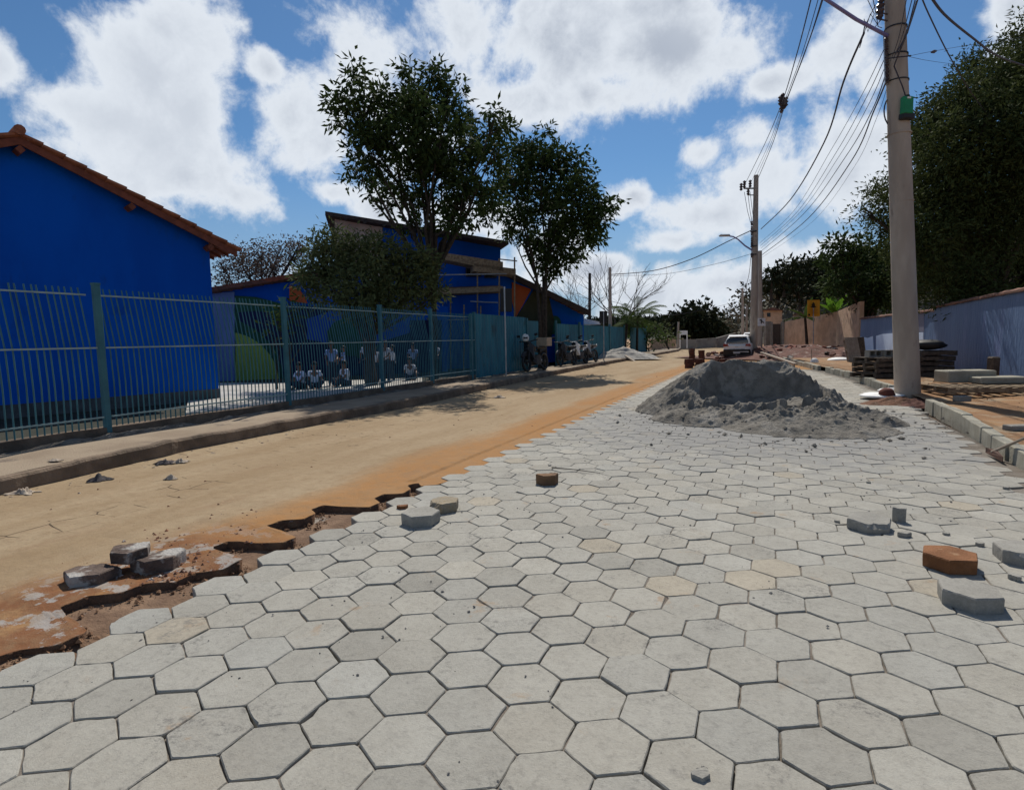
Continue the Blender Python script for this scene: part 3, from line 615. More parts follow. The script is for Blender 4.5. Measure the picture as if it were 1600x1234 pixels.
def roof_plane(mb, e0, e1, r0, r1, th=.05, pitch=.19, amp=.045, sub=9):
    """corrugated clay-tile slope between eave edge e0-e1 and ridge edge r0-r1, tile rows stepping up"""
    e0, e1, r0, r1 = [np.array(v, float) for v in (e0, e1, r0, r1)]
    L_ = np.linalg.norm(e1-e0); nc = max(6, int(L_/pitch*4)); S = np.linalg.norm(r0-e0); rows = max(2, int(S/.38))
    nrm = np.cross(e1-e0, r0-e0); nrm /= np.linalg.norm(nrm); nrm = nrm if nrm[2] > 0 else -nrm
    vs = []; m = nc+1; n = 0
    for r in range(rows):
        for (v, lift) in ((r/rows, .035), ((r+1)/rows+.012/S, .0)):
            for c in range(m):
                u = c/nc; w = amp*math.cos(u*L_/pitch*2*math.pi)*.5
                p = (e0*(1-u)+e1*u)*(1-v)+(r0*(1-u)+r1*u)*v; vs.append(p+nrm*(lift+w)); n += 1
    fs = []
    for r in range(rows*2-1):
        for c in range(nc): fs.append((r*m+c, r*m+c+1, (r+1)*m+c+1, (r+1)*m+c))
    k = len(vs); vs2 = [np.array(p)-nrm*th for p in vs]
    fs2 = [tuple(i+k for i in f[::-1]) for f in fs]; R = rows*2-1
    ed = [(c, c+1) for c in range(nc)]+[(R*m+c+1, R*m+c) for c in range(nc)]+[((r+1)*m, r*m) for r in range(R)]+[(r*m+nc, (r+1)*m+nc) for r in range(R)]
    mb.add(vs+vs2, fs+fs2+[(a, b, b+k, a+k) for a, b in ed])
# big blue gable building at the left
A = gp(343, 624, .06); B = gp(0, 655, .06); u = (A-B); u[2] = 0; u /= np.linalg.norm(u); nv = V(-u[1], u[0], 0)     # nv points away from the street
if nv @ HF < 0: nv = -nv
def zat(x, y, P): return float(px(x, y, float(np.array(P)@HF))[2])
def online(x, y):                      # where the sight line through x meets the gable wall; returns distance along wall and height
    d = ray(x, y); n_ = nv; t = (A-V(0, 0, CH))@n_/(d@n_); p = d*t+V(0, 0, CH); return (p-A)@u, p[2], p
ue, ze, _ = online(325, 379); ur, zr, _ = online(25, 224)
HWID = -ur; 
bl = thing('school_building', 'large blue gabled school building with a red clay tile roof at the left', 'building', A)
mb = MB(); prof = [A, A+V(0, 0, ze-A[2]), A+u*ur+V(0, 0, zr-A[2]), A+u*ur*2+V(0, 0, ze-A[2]), A+u*ur*2]
mb.slab(prof, nv*9); mb.build('wall', M_blue, bl, A)
mb = MB(); mb.slab([A+u*.015-nv*.02, A+u*.015-nv*.02+V(0, 0, .28), A+u*ur*2-nv*.02+V(0, 0, .28), A+u*ur*2-nv*.02], nv*.015); mb.build('plinth', M_plinth, bl, A)
OV = .66; slope = (zr-ze)/(-ur)
f0, b0_ = -nv*.35, nv*9.3
def rp(s, w, lift=.12): return A+u*s+w+V(0, 0, (zr-A[2])-slope*abs(s-ur)+lift)
mb = MB(); roof_plane(mb, rp(OV, f0), rp(OV, b0_), rp(ur, f0), rp(ur, b0_)); roof_plane(mb, rp(2*ur-OV, f0), rp(2*ur-OV, b0_), rp(ur, f0), rp(ur, b0_))
rf = mb.build('roof', M_tile, bl, A)
mb = MB(); mb.tube([rp(ur, f0-nv*.06, .17), rp(ur, b0_, .17)], [.10, .10], 10); mb.build('ridge_tile', M_tile, rf, A)
for sgn in (1, -1):                     # barge boards under the rake and purlin ends
    mb = MB(); e = OV-.1 if sgn > 0 else 2*ur-OV+.1
    mb.slab([rp(e, f0+nv*.05, -.09), rp(ur, f0+nv*.05, -.09), rp(ur, f0+nv*.05, .06), rp(e, f0+nv*.05, .06)], nv*.04); mb.build('barge_board', M_rafter, bl, A)
    for fr_ in (0.0, .52, .98):
        if sgn < 0 and fr_ == 0: continue
        s_ = ur+sgn*fr_*(-ur); mb = MB(); a = rp(s_, -nv*.30, -.18); b = rp(s_, nv*.1, -.18); mb.tube([a, b], .085, 4); mb.build('purlin', M_rafter, bl, A)
for k in range(22):
    w = nv*(-.25+k*.42); mb = MB(); mb.slab([rp(OV-.10, w, -.04), rp(.02, w, -.04), rp(.02, w, .03), rp(OV-.10, w, .03)], nv*.06)
    if k < 14: mb.build('rafter', M_rafter, bl, A)
# low mural building behind it
def face(pts, Y): return [px(x, y, Y if not hasattr(Y, '__call__') else Y(x)) for x, y in pts]
b2 = thing('mural_building', 'low blue school building with a green mural and rust-brown roof behind the fence', 'building', px(400, 598, 22.5))
O2 = px(400, 598, 22.5); planeY = lambda xa, Ya, xb, Yb: (lambda x: 1/((1/Ya)+(1/Yb-1/Ya)*(x-xa)/(xb-xa)))
Y2 = planeY(330, 22.5, 700, 26.5); back = lambda d: c2w(V(-.25, 1, 0))*d
mb = MB(); mb.slab(face([(330, 610), (330, 455), (455, 440), (540, 425), (640, 462), (700, 480), (700, 598)], Y2), back(8)); mb.build('wall', M_blue, b2, O2)
def mural(parent, O, m, pts, Y, d=.04, name='mural_shape'): mb = MB(); mb.slab(face(pts, lambda x: (Y(x) if hasattr(Y, '__call__') else Y)-d), back(d-.01)); return mb.build(name, m, parent, O)
mural(b2, O2, M_blue2, [(331, 608), (331, 458), (366, 456), (367, 606)], Y2, .05, 'corner_panel')
mural(b2, O2, M_mdgreen, [(367, 606), (367, 462), (400, 464), (438, 474), (470, 500), (470, 604)], Y2, .04)
mural(b2, O2, M_navy, [(372, 606), (372, 500), (400, 515), (432, 545), (448, 604), (690, 596), (690, 500), (600, 500), (560, 480), (470, 478), (440, 490), (400, 486), (372, 488)], Y2, .06)
mural(b2, O2, M_mgreen, [(368, 605), (368, 520)]+[(355+82*math.sin(a), 605-86*math.cos(a)) for a in np.linspace(.2, 1.55, 14)], Y2, .09)
mural(b2, O2, M_morange, [(452, 470), (452, 446), (468, 452), (478, 466), (480, 474)], Y2, .10)
mural(b2, O2, mat('mural_blue', (.01, .07, .42), (.01, .06, .38), 2, .7), [(480, 530), (480, 498), (520, 485), (640, 490), (640, 520), (560, 545)], Y2, .10)
mural(b2, O2, M_mdgreen, [(560, 560)]+[(555+45*math.cos(a), 525+32*math.sin(a)) for a in np.linspace(.3, 5.9, 12)], Y2, .12)
mb = MB(); pass
roof_plane(mb, px(322, 453, 21.9)+back(0), px(322, 453, 21.9)+back(7)+V(0, 0, 0), px(560, 414, 24.5), px(560, 414, 24.5)+back(7), th=.12); mb.build('roof', M_tileold, b2, O2)
mb = MB(); mb.slab([px(322, 457, 21.95), px(560, 418, 24.4), px(560, 411, 24.4), px(322, 450, 21.95)], back(.05)); mb.build('fascia', M_rafter, b2, O2)
# two-storey building with scaffolding
Y3 = planeY(520, 28, 780, 29); O3 = px(650, 560, 28.5)
b3 = thing('two_storey_building', 'two-storey blue school building with a single-slope roof and timber scaffolding', 'building', O3)
mb = MB(); mb.slab(face([(598, 585), (598, 352), (782, 382), (781, 578)], Y3), back(9)); mb.build('wall', M_blue, b3, O3)
mb = MB(); mb.slab(face([(523, 585), (523, 342), (597.5, 352), (597.5, 585)], Y3), back(9)); mb.build('end_wall', M_cream, b3, O3)
mb = MB(); mb.slab([px(508, 330, 27.4), px(795, 377, 27.9), px(795, 382, 27.9), px(508, 336, 27.4)], back(10)); rf = mb.build('roof', mat('roof_dark', (.06, .045, .04), (.035, .028, .025), 5, .9), b3, O3)
for x in (540, 570, 600, 640, 680, 720): mb = MB(); mb.tube([px(x, 342+(x-540)*.163, 27.5), px(x, 342+(x-540)*.163, 28.4)], .09, 4); mb.build('rafter_end', M_dark, b3, O3)
mural(b3, O3, mat('band_brown', (.16, .10, .06), (.12, .08, .05), 3, .8), [(598, 452), (782, 446), (782, 458), (598, 466)], Y3, .12, 'floor_band')
for (x0, x1, y0, y1) in ((728, 752, 418, 432), (757, 776, 420, 434)):
    w = mural(b3, O3, M_dark, [(x0, y0), (x1, y0+1), (x1, y1), (x0, y1)], Y3, .10, 'window'); mural(w, O3, M_glass, [(x0+2, y0+2), (x1-2, y0+3), (x1-2, y1-2), (x0+2, y1-2)], Y3, .13, 'pane')
scf = thing('scaffold', 'rough timber scaffolding with two brown plank decks against the two-storey blue wall', 'scaffolding', px(740, 560, 26.8))
OS = px(740, 560, 26.8)
for (pts, d) in (([(676, 392), (786, 409), (786, 424), (676, 402)], 1.0), ([(740, 412), (806, 420), (806, 430), (740, 424)], .8), ([(660, 452), (786, 447), (786, 455), (660, 461)], .9)):
    mb = MB(); mb.slab(face(pts, 26.6), back(d)); mb.build('plank_deck', M_wood, scf, OS)
for (x, y0, y1) in ((704, 452, 590), (746, 410, 590), (780, 404, 590), (804, 402, 585), (725, 476, 590), (751, 478, 590)):
    mb = MB(); mb.tube([px(x, y1, 26.7), px(x, y0, 26.7)], .035, 6); mb.build('pole', M_wood, scf, OS)
for (xa, ya, xb, yb) in ((672, 430, 792, 428), (735, 471, 778, 473), (780, 405, 808, 408), (690, 500, 790, 498)):
    mb = MB(); mb.tube([px(xa, ya, 26.6), px(xb, yb, 26.6)], .03, 6); mb.build('ledger', M_steel, scf, OS)
# low gable building with orange mural
Y4 = planeY(782, 30, 912, 32.4); O4 = px(860, 560, 31)
b4 = thing('gable_building', 'low blue building with orange mural patches and sloping roof right of the scaffolding', 'building', O4)
mb = MB(); mb.slab(face([(782, 575), (782, 428), (806, 440), (912, 487), (912, 560)], Y4), back(9)); mb.build('wall', M_blue, b4, O4)
mural(b4, O4, M_morange, [(800, 470), (800, 441), (830, 452), (818, 475), (806, 496)], Y4, .05)
mural(b4, O4, mat('mural_olive', (.05, .05, .025), (.04, .04, .02), 3, .8), [(806, 540), (808, 494), (834, 453), (858, 464), (866, 500), (860, 540)], Y4, .07)
mural(b4, O4, M_mdgreen, [(862, 522)]+[(868+9*math.cos(a), 506+13*math.sin(a)) for a in np.linspace(2.6, 6.9, 10)]+[(876, 522)], Y4, .06)
mural(b4, O4, M_glass, [(782.5, 452), (799, 452), (799, 487), (782.5, 487)], Y4, .06, 'window')
mb = MB(); roof_plane(mb, px(922, 488, 31.5), px(922, 488, 31.5)+back(9), px(780, 418, 29.6), px(780, 418, 29.6)+back(9), th=.12); mb.build('roof', M_tileold, b4, O4)
mb = MB(); mb.slab([px(922, 494, 31.3), px(780, 426, 29.4), px(780, 416, 29.4), px(922, 485, 31.3)], back(.05)); mb.build('fascia', mat('fascia_dark', (.05, .035, .03), (.035, .025, .02), 5, .9), b4, O4)
mb = MB(); mb.slab(face([(905, 506), (905, 496), (938, 503), (938, 507)], 36), back(6)); mb.build('shed_roof', M_white, org=px(915, 505, 36), label='low white shed roof behind the teal fence beside the gable building', cat='shed')
# ---------------- teal fence ----------------
M_teal = mat('teal_paint', (.045, .155, .185), (.033, .12, .15), 3, .5, .2, 30, c3=(.03, .10, .115), s3=3, t3=.58)
M_teald = mat('teal_sheet', (.035, .18, .23), (.025, .13, .18), 2.5, .55, .3, 20, c3=(.025, .08, .10), s3=2, t3=.58, stretch=(1, 1, .4))
def fy_at(x, z=.1):                         # where the fence line is seen at photo column x
    ys_ = np.linspace(2, 60, 2400); w = np.stack([FX(ys_), ys_, 0*ys_-CH+z], 1); sx_ = 800+FPX*(w@Rw)/(w@Fw); return float(np.interp(x, sx_, ys_))
FT = 2.33; MIDZ = 1.45; BOT = .45
fy0 = 2.0; posts = [fy_at(x, .3) for x in (167, 450, 597, 675, 742)]
posts = [posts[0]-4.0]+posts
OF = V(FX(posts[0]), posts[0], 0)
fn = thing('bar_fence', 'teal metal fence of bent vertical bars on a low plinth before the school', 'fence', OF)
for i, y in enumerate(posts):
    mb = MB(); x = float(FX(y)); mb.box((x+.02, y, 1.28), (.085, .085, 2.14), bev=.008); mb.box((x+.02, y, 2.36), (.092, .092, .03)); mb.build('post', M_teal, fn, OF)
for a, b in zip(posts[:-1], posts[1:]):
    a_, b_ = a+.09, b-.09; nb_ = int(round((b_-a_)/.085)); mb = MB()
    for k in range(nb_):
        y = a_+(k+.5)*(b_-a_)/nb_; x = float(FX(y)); j = rnd.uniform(-.006, .006)
        mb.tube([V(x+.02, y, .30), V(x+.035, y+j, MIDZ*.65), V(x+.01, y+j, MIDZ), V(x-.08, y+j*2, MIDZ+.47), V(x-.16+j, y+j*2, FT-.02)], [.0105]*5, 5)
    mb.build('bar_panel', M_teal, fn, OF)
    for z, dx in ((BOT, .045), (MIDZ, .03), (FT-.12, -.13)):
        mb = MB(); p0, p1 = V(float(FX(a_))+dx, a_, z), V(float(FX(b_))+dx, b_, z); mb.box((p0+p1)/2, (.022, b_-a_+.06, .022)); mb.build('rail', mat('rail_sunlit_teal', (.30, .40, .38), (.22, .31, .30), 4, .5), fn, OF)  # rails paler than the bars: sunlit highlights put into their colour
mb = MB(); ya, yb = posts[0]-3, posts[-1]; yy = np.arange(ya, yb, .5)
mb.loft([[V(FX(y)-.12, y, -.1), V(FX(y)-.12, y, .295), V(FX(y)+.06, y, .295+.01*math.sin(y*3)), V(FX(y)+.07, y, -.1)] for y in yy]); mb.build('plinth', mat('plinth_dirty', (.17, .125, .09), (.10, .075, .055), 4, .95, .8, 20), fn, OF)
sheets = [(735, 824, 0.0), (868, 905, .0), (905, 952, 0), (952, 975, 0), (985, 1010, 0)]
sf = thing('sheet_fence', 'solid teal sheet-metal fence panels continuing beyond the barred fence', 'fence', V(FX(posts[-1]+.3), posts[-1]+.3, 0))
OFS = V(FX(posts[-1]+.3), posts[-1]+.3, 0)
for (x0, x1, _) in sheets:
    y0, y1 = fy_at(x0)+.06, fy_at(x1)-.06; n = int((y1-y0)/.07)+2; mb = MB(); H_ = 2.33 if x0 < 860 else 2.15
    ring = [V(float(FX(y0+(y1-y0)*k/n))+(.018 if k % 4 < 2 else -.012), y0+(y1-y0)*k/n, 0) for k in range(n+1)]
    vs = [p+V(0, 0, .17) for p in ring]+[p+V(0, 0, H_) for p in ring]; m_ = n+1
    vs += [p-V(.02, 0, 0) for p in vs]; K = 2*m_
    fs = [(k, k+1, m_+k+1, m_+k) for k in range(n)]+[(K+k+1, K+k, K+m_+k, K+m_+k+1) for k in range(n)]+[(m_+k, m_+k+1, K+m_+k+1, K+m_+k) for k in range(n)]+[(0, m_, K+m_, K), (n, K+n, K+m_+n, m_+n)]
    mb.add(vs, fs); mb.build('sheet_panel', M_teald, sf, OFS, fix=False)
    for y in (y0, y1): mb = MB(); mb.box((float(FX(y))+.03, y, 1.2), (.09, .09, 2.2)); mb.build('post', M_teal, sf, OFS)
mb = MB(); y0, y1 = fy_at(824), fy_at(868); mb.box((float(FX((y0+y1)/2))-.5, (y0+y1)/2, 1.2), (.04, y1-y0, 2.1)); mb.build('gate', M_teald, sf, OFS)
# ---------------- right-hand walls ----------------
M_lb = mat('light_blue_paint', (.085, .145, .27), (.07, .12, .235), 1.2, .55, 1.4, 9, stretch=(1, 1, .25), c3=(.11, .15, .29), s3=1.5, t3=.56)
M_lb2 = mat('light_blue_fresh', (.62, .74, .9), (.55, .67, .84), 2, .7)
M_lbg = mat('grey_blue_paint', (.20, .21, .28), (.16, .17, .23), 2, .8)
M_cop = mat('coping_red', (.20, .09, .06), (.11, .06, .045), 6, .9, .6, 30)
M_tan = mat('mud_render', (.56, .37, .24), (.44, .29, .185), 2, .95, .8, 12, c3=(.36, .25, .17), s3=1.3, t3=.55)
def wall(name, pts, zs, th, m, label, cat='wall', cop=M_cop, base=-.1):
    """pts: ground corners (world xy), zs: top heights"""
    O = V(pts[0][0], pts[0][1], 0); t = thing(name, label, cat, O)
    for k in range(len(pts)-1):
        a, b = V(*pts[k][:2], base), V(*pts[k+1][:2], base); d = b-a; d /= np.linalg.norm(d); n_ = V(d[1], -d[0], 0)
        if n_[0] < 0: n_ = -n_
        mb = MB(); mb.slab([a, b, b+V(0, 0, zs[k+1]-base), a+V(0, 0, zs[k]-base)], n_*th); mb.build('wall_panel', m, t, O)
        if cop:
            mb = MB(); L_ = np.linalg.norm((b-a)[:2]); q_ = max(3, int(L_/.22)); vs = []
            for i in range(q_+1):
                f = i/q_; p = a*(1-f)+b*f; z = zs[k]*(1-f)+zs[k+1]*f
                for (o_, h_) in ((-.07, -.0), (-.07, .05), (th/2, .11), (th+.07, .05), (th+.07, 0)): vs.append(V(*(p+n_*o_)[:2], z+h_+rnd.uniform(-.012, .012)+.003))
            mb.loft([vs[i*5:i*5+5] for i in range(q_+1)]); mb.build('coping', cop, t, O)
    return t
w1 = [px(1456, 573, 19.7), px(1600, 600, 13.3)]; dd = (w1[1]-w1[0]); w1.append(w1[1]+dd*.9)
zt = [px(1456, 482, 19.7)[2], px(1600, 453, 13.3)[2]]; zt.append(zt[1]+.12)
wall('garden_wall', w1, zt, .18, M_lb, 'long blue-painted garden wall with a red-brown coping at the right edge')
w2 = [px(1343, 555, 31), px(1445, 566, 23.2), px(1470, 570, 21.6)]; z2 = [px(1343, 499, 31)[2], px(1445, 488, 23.2)[2], px(1470, 485, 21.6)[2]]
t2 = wall('garden_wall', w2, z2, .18, M_lb, 'farther blue garden wall half repainted pale blue, between the big pole and the mud wall')
O = V(w2[0][0], w2[0][1], 0)
def onwall(a, b, x, y, off):               # point on vertical plane a-b along sight line
    d = b-a; n_ = V(d[1], -d[0], 0); n_ /= np.linalg.norm(n_); n_ = n_ if n_[0] > 0 else -n_
    r = ray(x, y); t = (a-V(0, 0, CH))@n_/(r@n_); return r*t+V(0, 0, CH)-n_*off, n_
def wpatch(parent, O, a, b, pts, m, name, off=.006):
    P = [onwall(a, b, x, y, off)[0] for x, y in pts]; n_ = onwall(a, b, *pts[0], off)[1]; mb = MB(); mb.slab(P, n_*(off-.002)); return mb.build(name, m, parent, O)
a_, b_ = V(*w2[0][:2], 0), V(*w2[1][:2], 0)
wpatch(t2, O, a_, b_, [(1345, 558), (1344, 526), (1352, 527), (1356, 528), (1364, 525), (1366, 557)], M_lb2, 'fresh_paint_patch')
wpatch(t2, O, a_, b_, [(1369, 557), (1369, 525), (1378, 522), (1400, 520), (1443, 519), (1443, 563)], M_lb2, 'fresh_paint_patch')
wpatch(t2, O, a_, b_, [(1398, 519), (1398, 490), (1444, 490), (1444, 518)], M_lbg, 'grey_patch')
w3 = [px(1225, 547, 47), px(1305, 553, 38), px(1341, 558, 32.2)]; z3 = [px(1225, 503, 47)[2], px(1305, 487, 38)[2], px(1341, 471, 32.2)[2]]
wall('mud_wall', w3, z3, .2, M_tan, 'tall tan mud-rendered boundary wall between the blue wall and the dark gate', cop=None)
O = px(1215, 548, 48); gt = thing('yard_gate', 'dark brown corrugated gate with pale posts left of the tan mud wall', 'gate', O)
mb = MB(); mb.slab(face([(1208, 549), (1208, 506), (1222, 506), (1222, 549)], 48), back(.06)); mb.build('gate_leaf', mat('gate_brown', (.07, .055, .045), (.05, .04, .035), 4, .8, stretch=(6, 6, 1)), gt, O)
for x in (1206.5, 1223.5): mb = MB(); mb.slab(face([(x-1.2, 549), (x-1.2, 503), (x+1.2, 503), (x+1.2, 549)], 47.8), back(.2)); mb.build('gate_post', M_conc, gt, O)
mb = MB(); mb.slab(face([(1197, 549), (1197, 502), (1205, 502), (1205, 549)], 48), back(.3)); mb.build('wall_stub', M_conc, gt, O)
# end of the street: low pale walls
M_pale = mat('pale_wall', (.30, .28, .255), (.24, .22, .20), 2, .9, .5, 10, c3=(.20, .17, .15), s3=2, t3=.55)
for (x0, x1, yt0, yt1, yb0, yb1, Y, lb) in ((1018, 1056, 530, 528, 546, 545, 60, 'low brown wall at the far end of the street beside the last shrubs'), (1061, 1087, 530, 530, 544, 543, 62, 'pale plastered wall closing the far end of the street, left panel'), (1089, 1118, 530, 528, 543, 541, 63, 'pale plastered wall closing the far end of the street, middle panel'), (1120, 1150, 528, 520, 541, 541, 64, 'pale plastered wall closing the far end of the street, rising behind the white car')):
    mb = MB(); mb.slab(face([(x0, yb0+2), (x0, yt0), (x1, yt1), (x1, yb1+2)], Y), back(.3)); mb.build('far_wall', M_tan if x0 < 1050 else M_pale, org=px(x0, yb0, Y), label=lb, cat='wall')
for (x0, x1, yt, yb, Y, m, lb, rm) in ((1108, 1135, 518, 531, 78, M_cream, 'small house with a low brown roof beyond the end of the street', M_tileold), (1193, 1222, 485, 503, 70, M_tan, 'unfinished brick house with raw orange walls on the hillside', M_tileold), (1240, 1262, 492, 505, 75, M_conc, 'little grey hut among the hillside scrub behind the mud wall', M_tileold)):
    O = px((x0+x1)/2, yb, Y); h = thing('house', lb, 'house', O); rb = ray((x0+x1)/2, yb); rb = V(rb[0], rb[1], 0); rb = rb/np.linalg.norm(rb); mb = MB(); mb.slab(face([(x0, yb+6), (x0, yt), (x1, yt), (x1, yb+6)], Y), rb*5); mb.build('wall', m, h, O)
    mb = MB(); mb.slab([px(x0-2, yt, Y-.4), px((x0+x1)/2, yt-5, Y-.4), px(x1+2, yt, Y-.4)], rb*6); mb.build('roof', rm, h, O)
    mural(h, O, M_glass, [(x0+6, yt+4), (x0+11, yt+4), (x0+11, yt+10), (x0+6, yt+10)], Y, .06, 'window')
# ---------------- poles and wires ----------------
def pole(label, base, top, r0, r1, cat='utility pole', name='utility_pole', m=None):
    base = np.array(base, float); top = np.array(top, float); t = thing(name, label, cat, base)
    mb = MB(); n = 14; pts = [base*(1-k/n)+top*k/n for k in range(n+1)]; mb.tube(pts, [r0*(1-k/n)+r1*k/n for k in range(n+1)], 20); mb.build('shaft', m or M_pole, t, base, smooth=40); return t, base
def insulator(mb, p, ax=V(0, 0, 1), s=1.0):
    p = np.array(p, float); pts = [p+ax*s*k*.035 for k in range(7)]; mb.tube(pts, [.02*s, .05*s, .022*s, .055*s, .022*s, .05*s, .02*s], 10)
M_porc = mat('porcelain_dark', (.05, .035, .04), (.10, .08, .08), 9, .3)
M_lamp = mat('lamp_arm_blue_grey', (.22, .20, .40), (.18, .16, .33), 6, .5, metal=.2)
# nearest pole
NB = gp(1419, 619, .06); NY = float(NB@HF)
pN, ON = pole('thick near concrete utility pole with a green cable box, by the sand heap', NB-V(0, 0, .15), px(1398, 0, NY)+(px(1398, 0, NY)-NB)*.42, .245, .155)
NTOP = px(1398, 0, NY)+(px(1398, 0, NY)-NB)*.42
def onp(y, side=0, out=0.0, dep=0.0):
    f = (619-y)/619; x = 1419-21*f; p = px(x, y, NY); R_ = c2w(V(1, 0, 0)); rr = .245-.09*f*.7
    return p+R_*(side*(rr+out))+HF*dep
# green splice box
p = onp(173, .0)+c2w(V(-.0, -.25, 0)); bx = MB(); bx.box(p, (.24, .12, .35), rz=YAW+.15, bev=.03); cb_ = bx.build('cable_box', mat('green_plastic', (.012, .22, .085), (.012, .18, .07), 6, .45), pN, ON)
bx = MB(); bx.tube([p+V(0, 0, .17), p+V(0, .0, .20)], [.05, .045], 10); bx.box(p+V(0, 0, -.20)+c2w(V(.03, .03, 0)), (.28, .14, .12), rz=YAW+.15, bev=.02); bx.build('cap', M_black, cb_, ON); bx = MB(); bx.box(p+c2w(V(0, -.064, 0))+V(0, 0, .13), (.08, .01, .03), rz=YAW+.15); bx.build('tag', M_white, cb_, ON)
bx = MB(); c = p+c2w(V(-.0, .27, .02)); bx.tube([c+c2w(V(.27*math.cos(a), .02, 0))+V(0, 0, .36*math.sin(a)) for a in np.linspace(0, 6.28, 25)], .014, 6); bx.build('cable_coil', M_wire, pN, ON)
for y in (45, 88, 128, 210, 315, 440):
    mb = MB(); q_ = onp(y); mb.tube([q_-V(0, 0, .012), q_+V(0, 0, .012)], [.222+.0]*2 if y > 150 else [.205]*2, 20); mb.build('band', M_dark if y < 200 else M_pole, pN, ON)
rk = []
for k, y in enumerate((66, 78, 90, 102, 113, 124)):
    mb = MB(); q_ = onp(y, -1, .05, -.05); insulator(mb, q_-V(0, 0, .1), s=.8); mb.tube([q_, onp(y, -.6)], .012, 6); mb.build('insulator', M_porc, pN, ON); rk.append(q_)
mb = MB(); mb.tube([onp(55, -1, .09, -.05), onp(132, -1, .09, -.05)], .014, 6); mb.build('rack_rod', M_steel, pN, ON)
for k, (y, s_) in enumerate(((24, 1.1), (34, 1.2))):
    mb = MB(); q_ = onp(y, -1, .17+.03*k, -.1); insulator(mb, q_, s=s_*1.2); mb.tube([q_, onp(y, -.5)], .014, 6); mb.build('insulator', M_porc, pN, ON)
mb = MB(); a = onp(57, -.8); bxx = px(1282, -6, NY-1.2); mid = (a+bxx)/2+V(0, 0, -.04); mb.tube([a, mid, bxx, bxx+(bxx-mid)*.6], [.035, .033, .03, .03], 10); mb.build('lamp_arm', M_lamp, pN, ON)
for (pts, r) in (([(1372, 40), (1360, 22), (1347, 62), (1352, 40), (1368, 8)], .008), ([(1374, 10), (1378, 30), (1366, 44), (1352, 34), (1346, 66), (1343, 75)], .009), ([(1362, -10), (1368, 18), (1372, 42), (1378, 44)], .008), ([(1352, -8), (1366, 22), (1356, 50), (1350, 30)], .007), ([(1382, -6), (1380, 22), (1374, 34)], .008)):
    mb = MB(); mb.tube([px(x, y, NY-.15) for x, y in pts], r, 5); mb.build('jumper_cable', M_wire, pN, ON)
for (pts) in ([(1430, 0), (1420, 40), (1404, 84), (1397, 104), (1410, 135), (1417, 157)], [(1432, 2), (1418, 52), (1400, 84)], [(1385, 92), (1400, 90), (1420, 88)]):
    mb = MB(); mb.tube([px(x, y, NY-.30) for x, y in pts], .012, 6); mb.build('down_cable', M_wire, pN, ON)
mb = MB(); mb.tube([onp(88, 1, -.02), onp(88, 1, .10)], .014, 6); mb.build('hook', M_dark, pN, ON)
# second pole
P2B = px(1177, 560, 35.0); P2T = px(1181.5, 274, 35.0)
p2, O2_ = pole('tall concrete utility pole with a street lamp arm beside the white car', P2B-V(0, 0, .3), P2T, .23, .13)
def on2(x, y, d=0): return px(x, y, 35.0+d)
mb = MB(); mb.tube([on2(1162, 294.5), on2(1181, 294.5)], .045, 4); mb.tube([on2(1168, 305), on2(1180, 305)], .03, 4); mb.build('crossarm', M_dark, p2, O2_)
for (x, y) in ((1163, 289), (1172, 288), (1169, 300), (1158, 293)):
    mb = MB(); insulator(mb, on2(x, y+5, -.1), s=2.0); mb.build('insulator', M_porc, p2, O2_)
mb = MB(); mb.tube([on2(1175, 391), on2(1164, 384), on2(1153, 374), on2(1146, 370), on2(1135, 368)], [.05, .045, .04, .04, .04], 8); a_ = mb.build('lamp_arm', M_lamp, p2, O2_)
mb = MB(); mb.box(on2(1132, 368), (.62, .26, .12), rz=YAW, bev=.05); mb.build('lamp_head', M_steel, a_, O2_)
for y in (350, 358, 366, 374, 380, 384, 400):
    mb = MB(); insulator(mb, on2(1174.5, y, -.1)-V(0, 0, .1), s=1.3); mb.build('insulator', M_porc, p2, O2_)
for pts in ([(1163, 300), (1168, 330), (1174, 352)], [(1169, 306), (1172, 330), (1176, 352)], [(1172, 300), (1175, 325), (1177, 340)]):
    mb = MB(); mb.tube([on2(x, y, -.1) for x, y in pts], .014, 5); mb.build('jumper_cable', M_wire, p2, O2_)
for y in (362, 385, 398): mb = MB(); mb.tube([on2(1178, y+.8), on2(1178, y-.8)], .2, 14); mb.build('band', M_dark, p2, O2_)
def sign_face(name, label, cat, parts_): pass
# others
p3, _ = pole('slim concrete pole standing right behind the lamp pole by the white car', px(1187.5, 556, 39), px(1187.5, 392, 39), .17, .12)
p4, O4_ = pole('distant utility pole with two crossarms at the far end of the street', px(1160.5, 545, 62), px(1160, 450, 62), .17, .11)
for (xa, xb, y) in ((1150, 1165, 463.5), (1154, 1164, 457), (1153, 1164, 479)):
    mb = MB(); mb.tube([px(xa, y, 62), px(xb, y, 62)], .06, 4); mb.build('crossarm', M_dark, p4, O4_)
mb = MB(); mb.tube([px(1161, 447, 61), px(1162, 441, 61), px(1156, 440, 61)], .05, 6); mb.build('lamp_arm', M_steel, p4, O4_)
pole('farthest thin utility pole just right of the one with crossarms', px(1166.5, 545, 75), px(1166.5, 477, 75), .16, .11)
p5, _ = pole('slim concrete pole by the teal fence near the palms', px(953.5, 566, 41), px(953, 418, 41), .15, .10)
pole('dark timber pole behind the teal fence left of the slim concrete one', px(921, 540, 43), px(921.5, 427, 43), .12, .10, m=M_bark)
pole('short white concrete post at the far bend of the street', px(1058, 547, 59), px(1060, 503, 59), .13, .10, cat='post', name='concrete_post')
M_w = M_wire
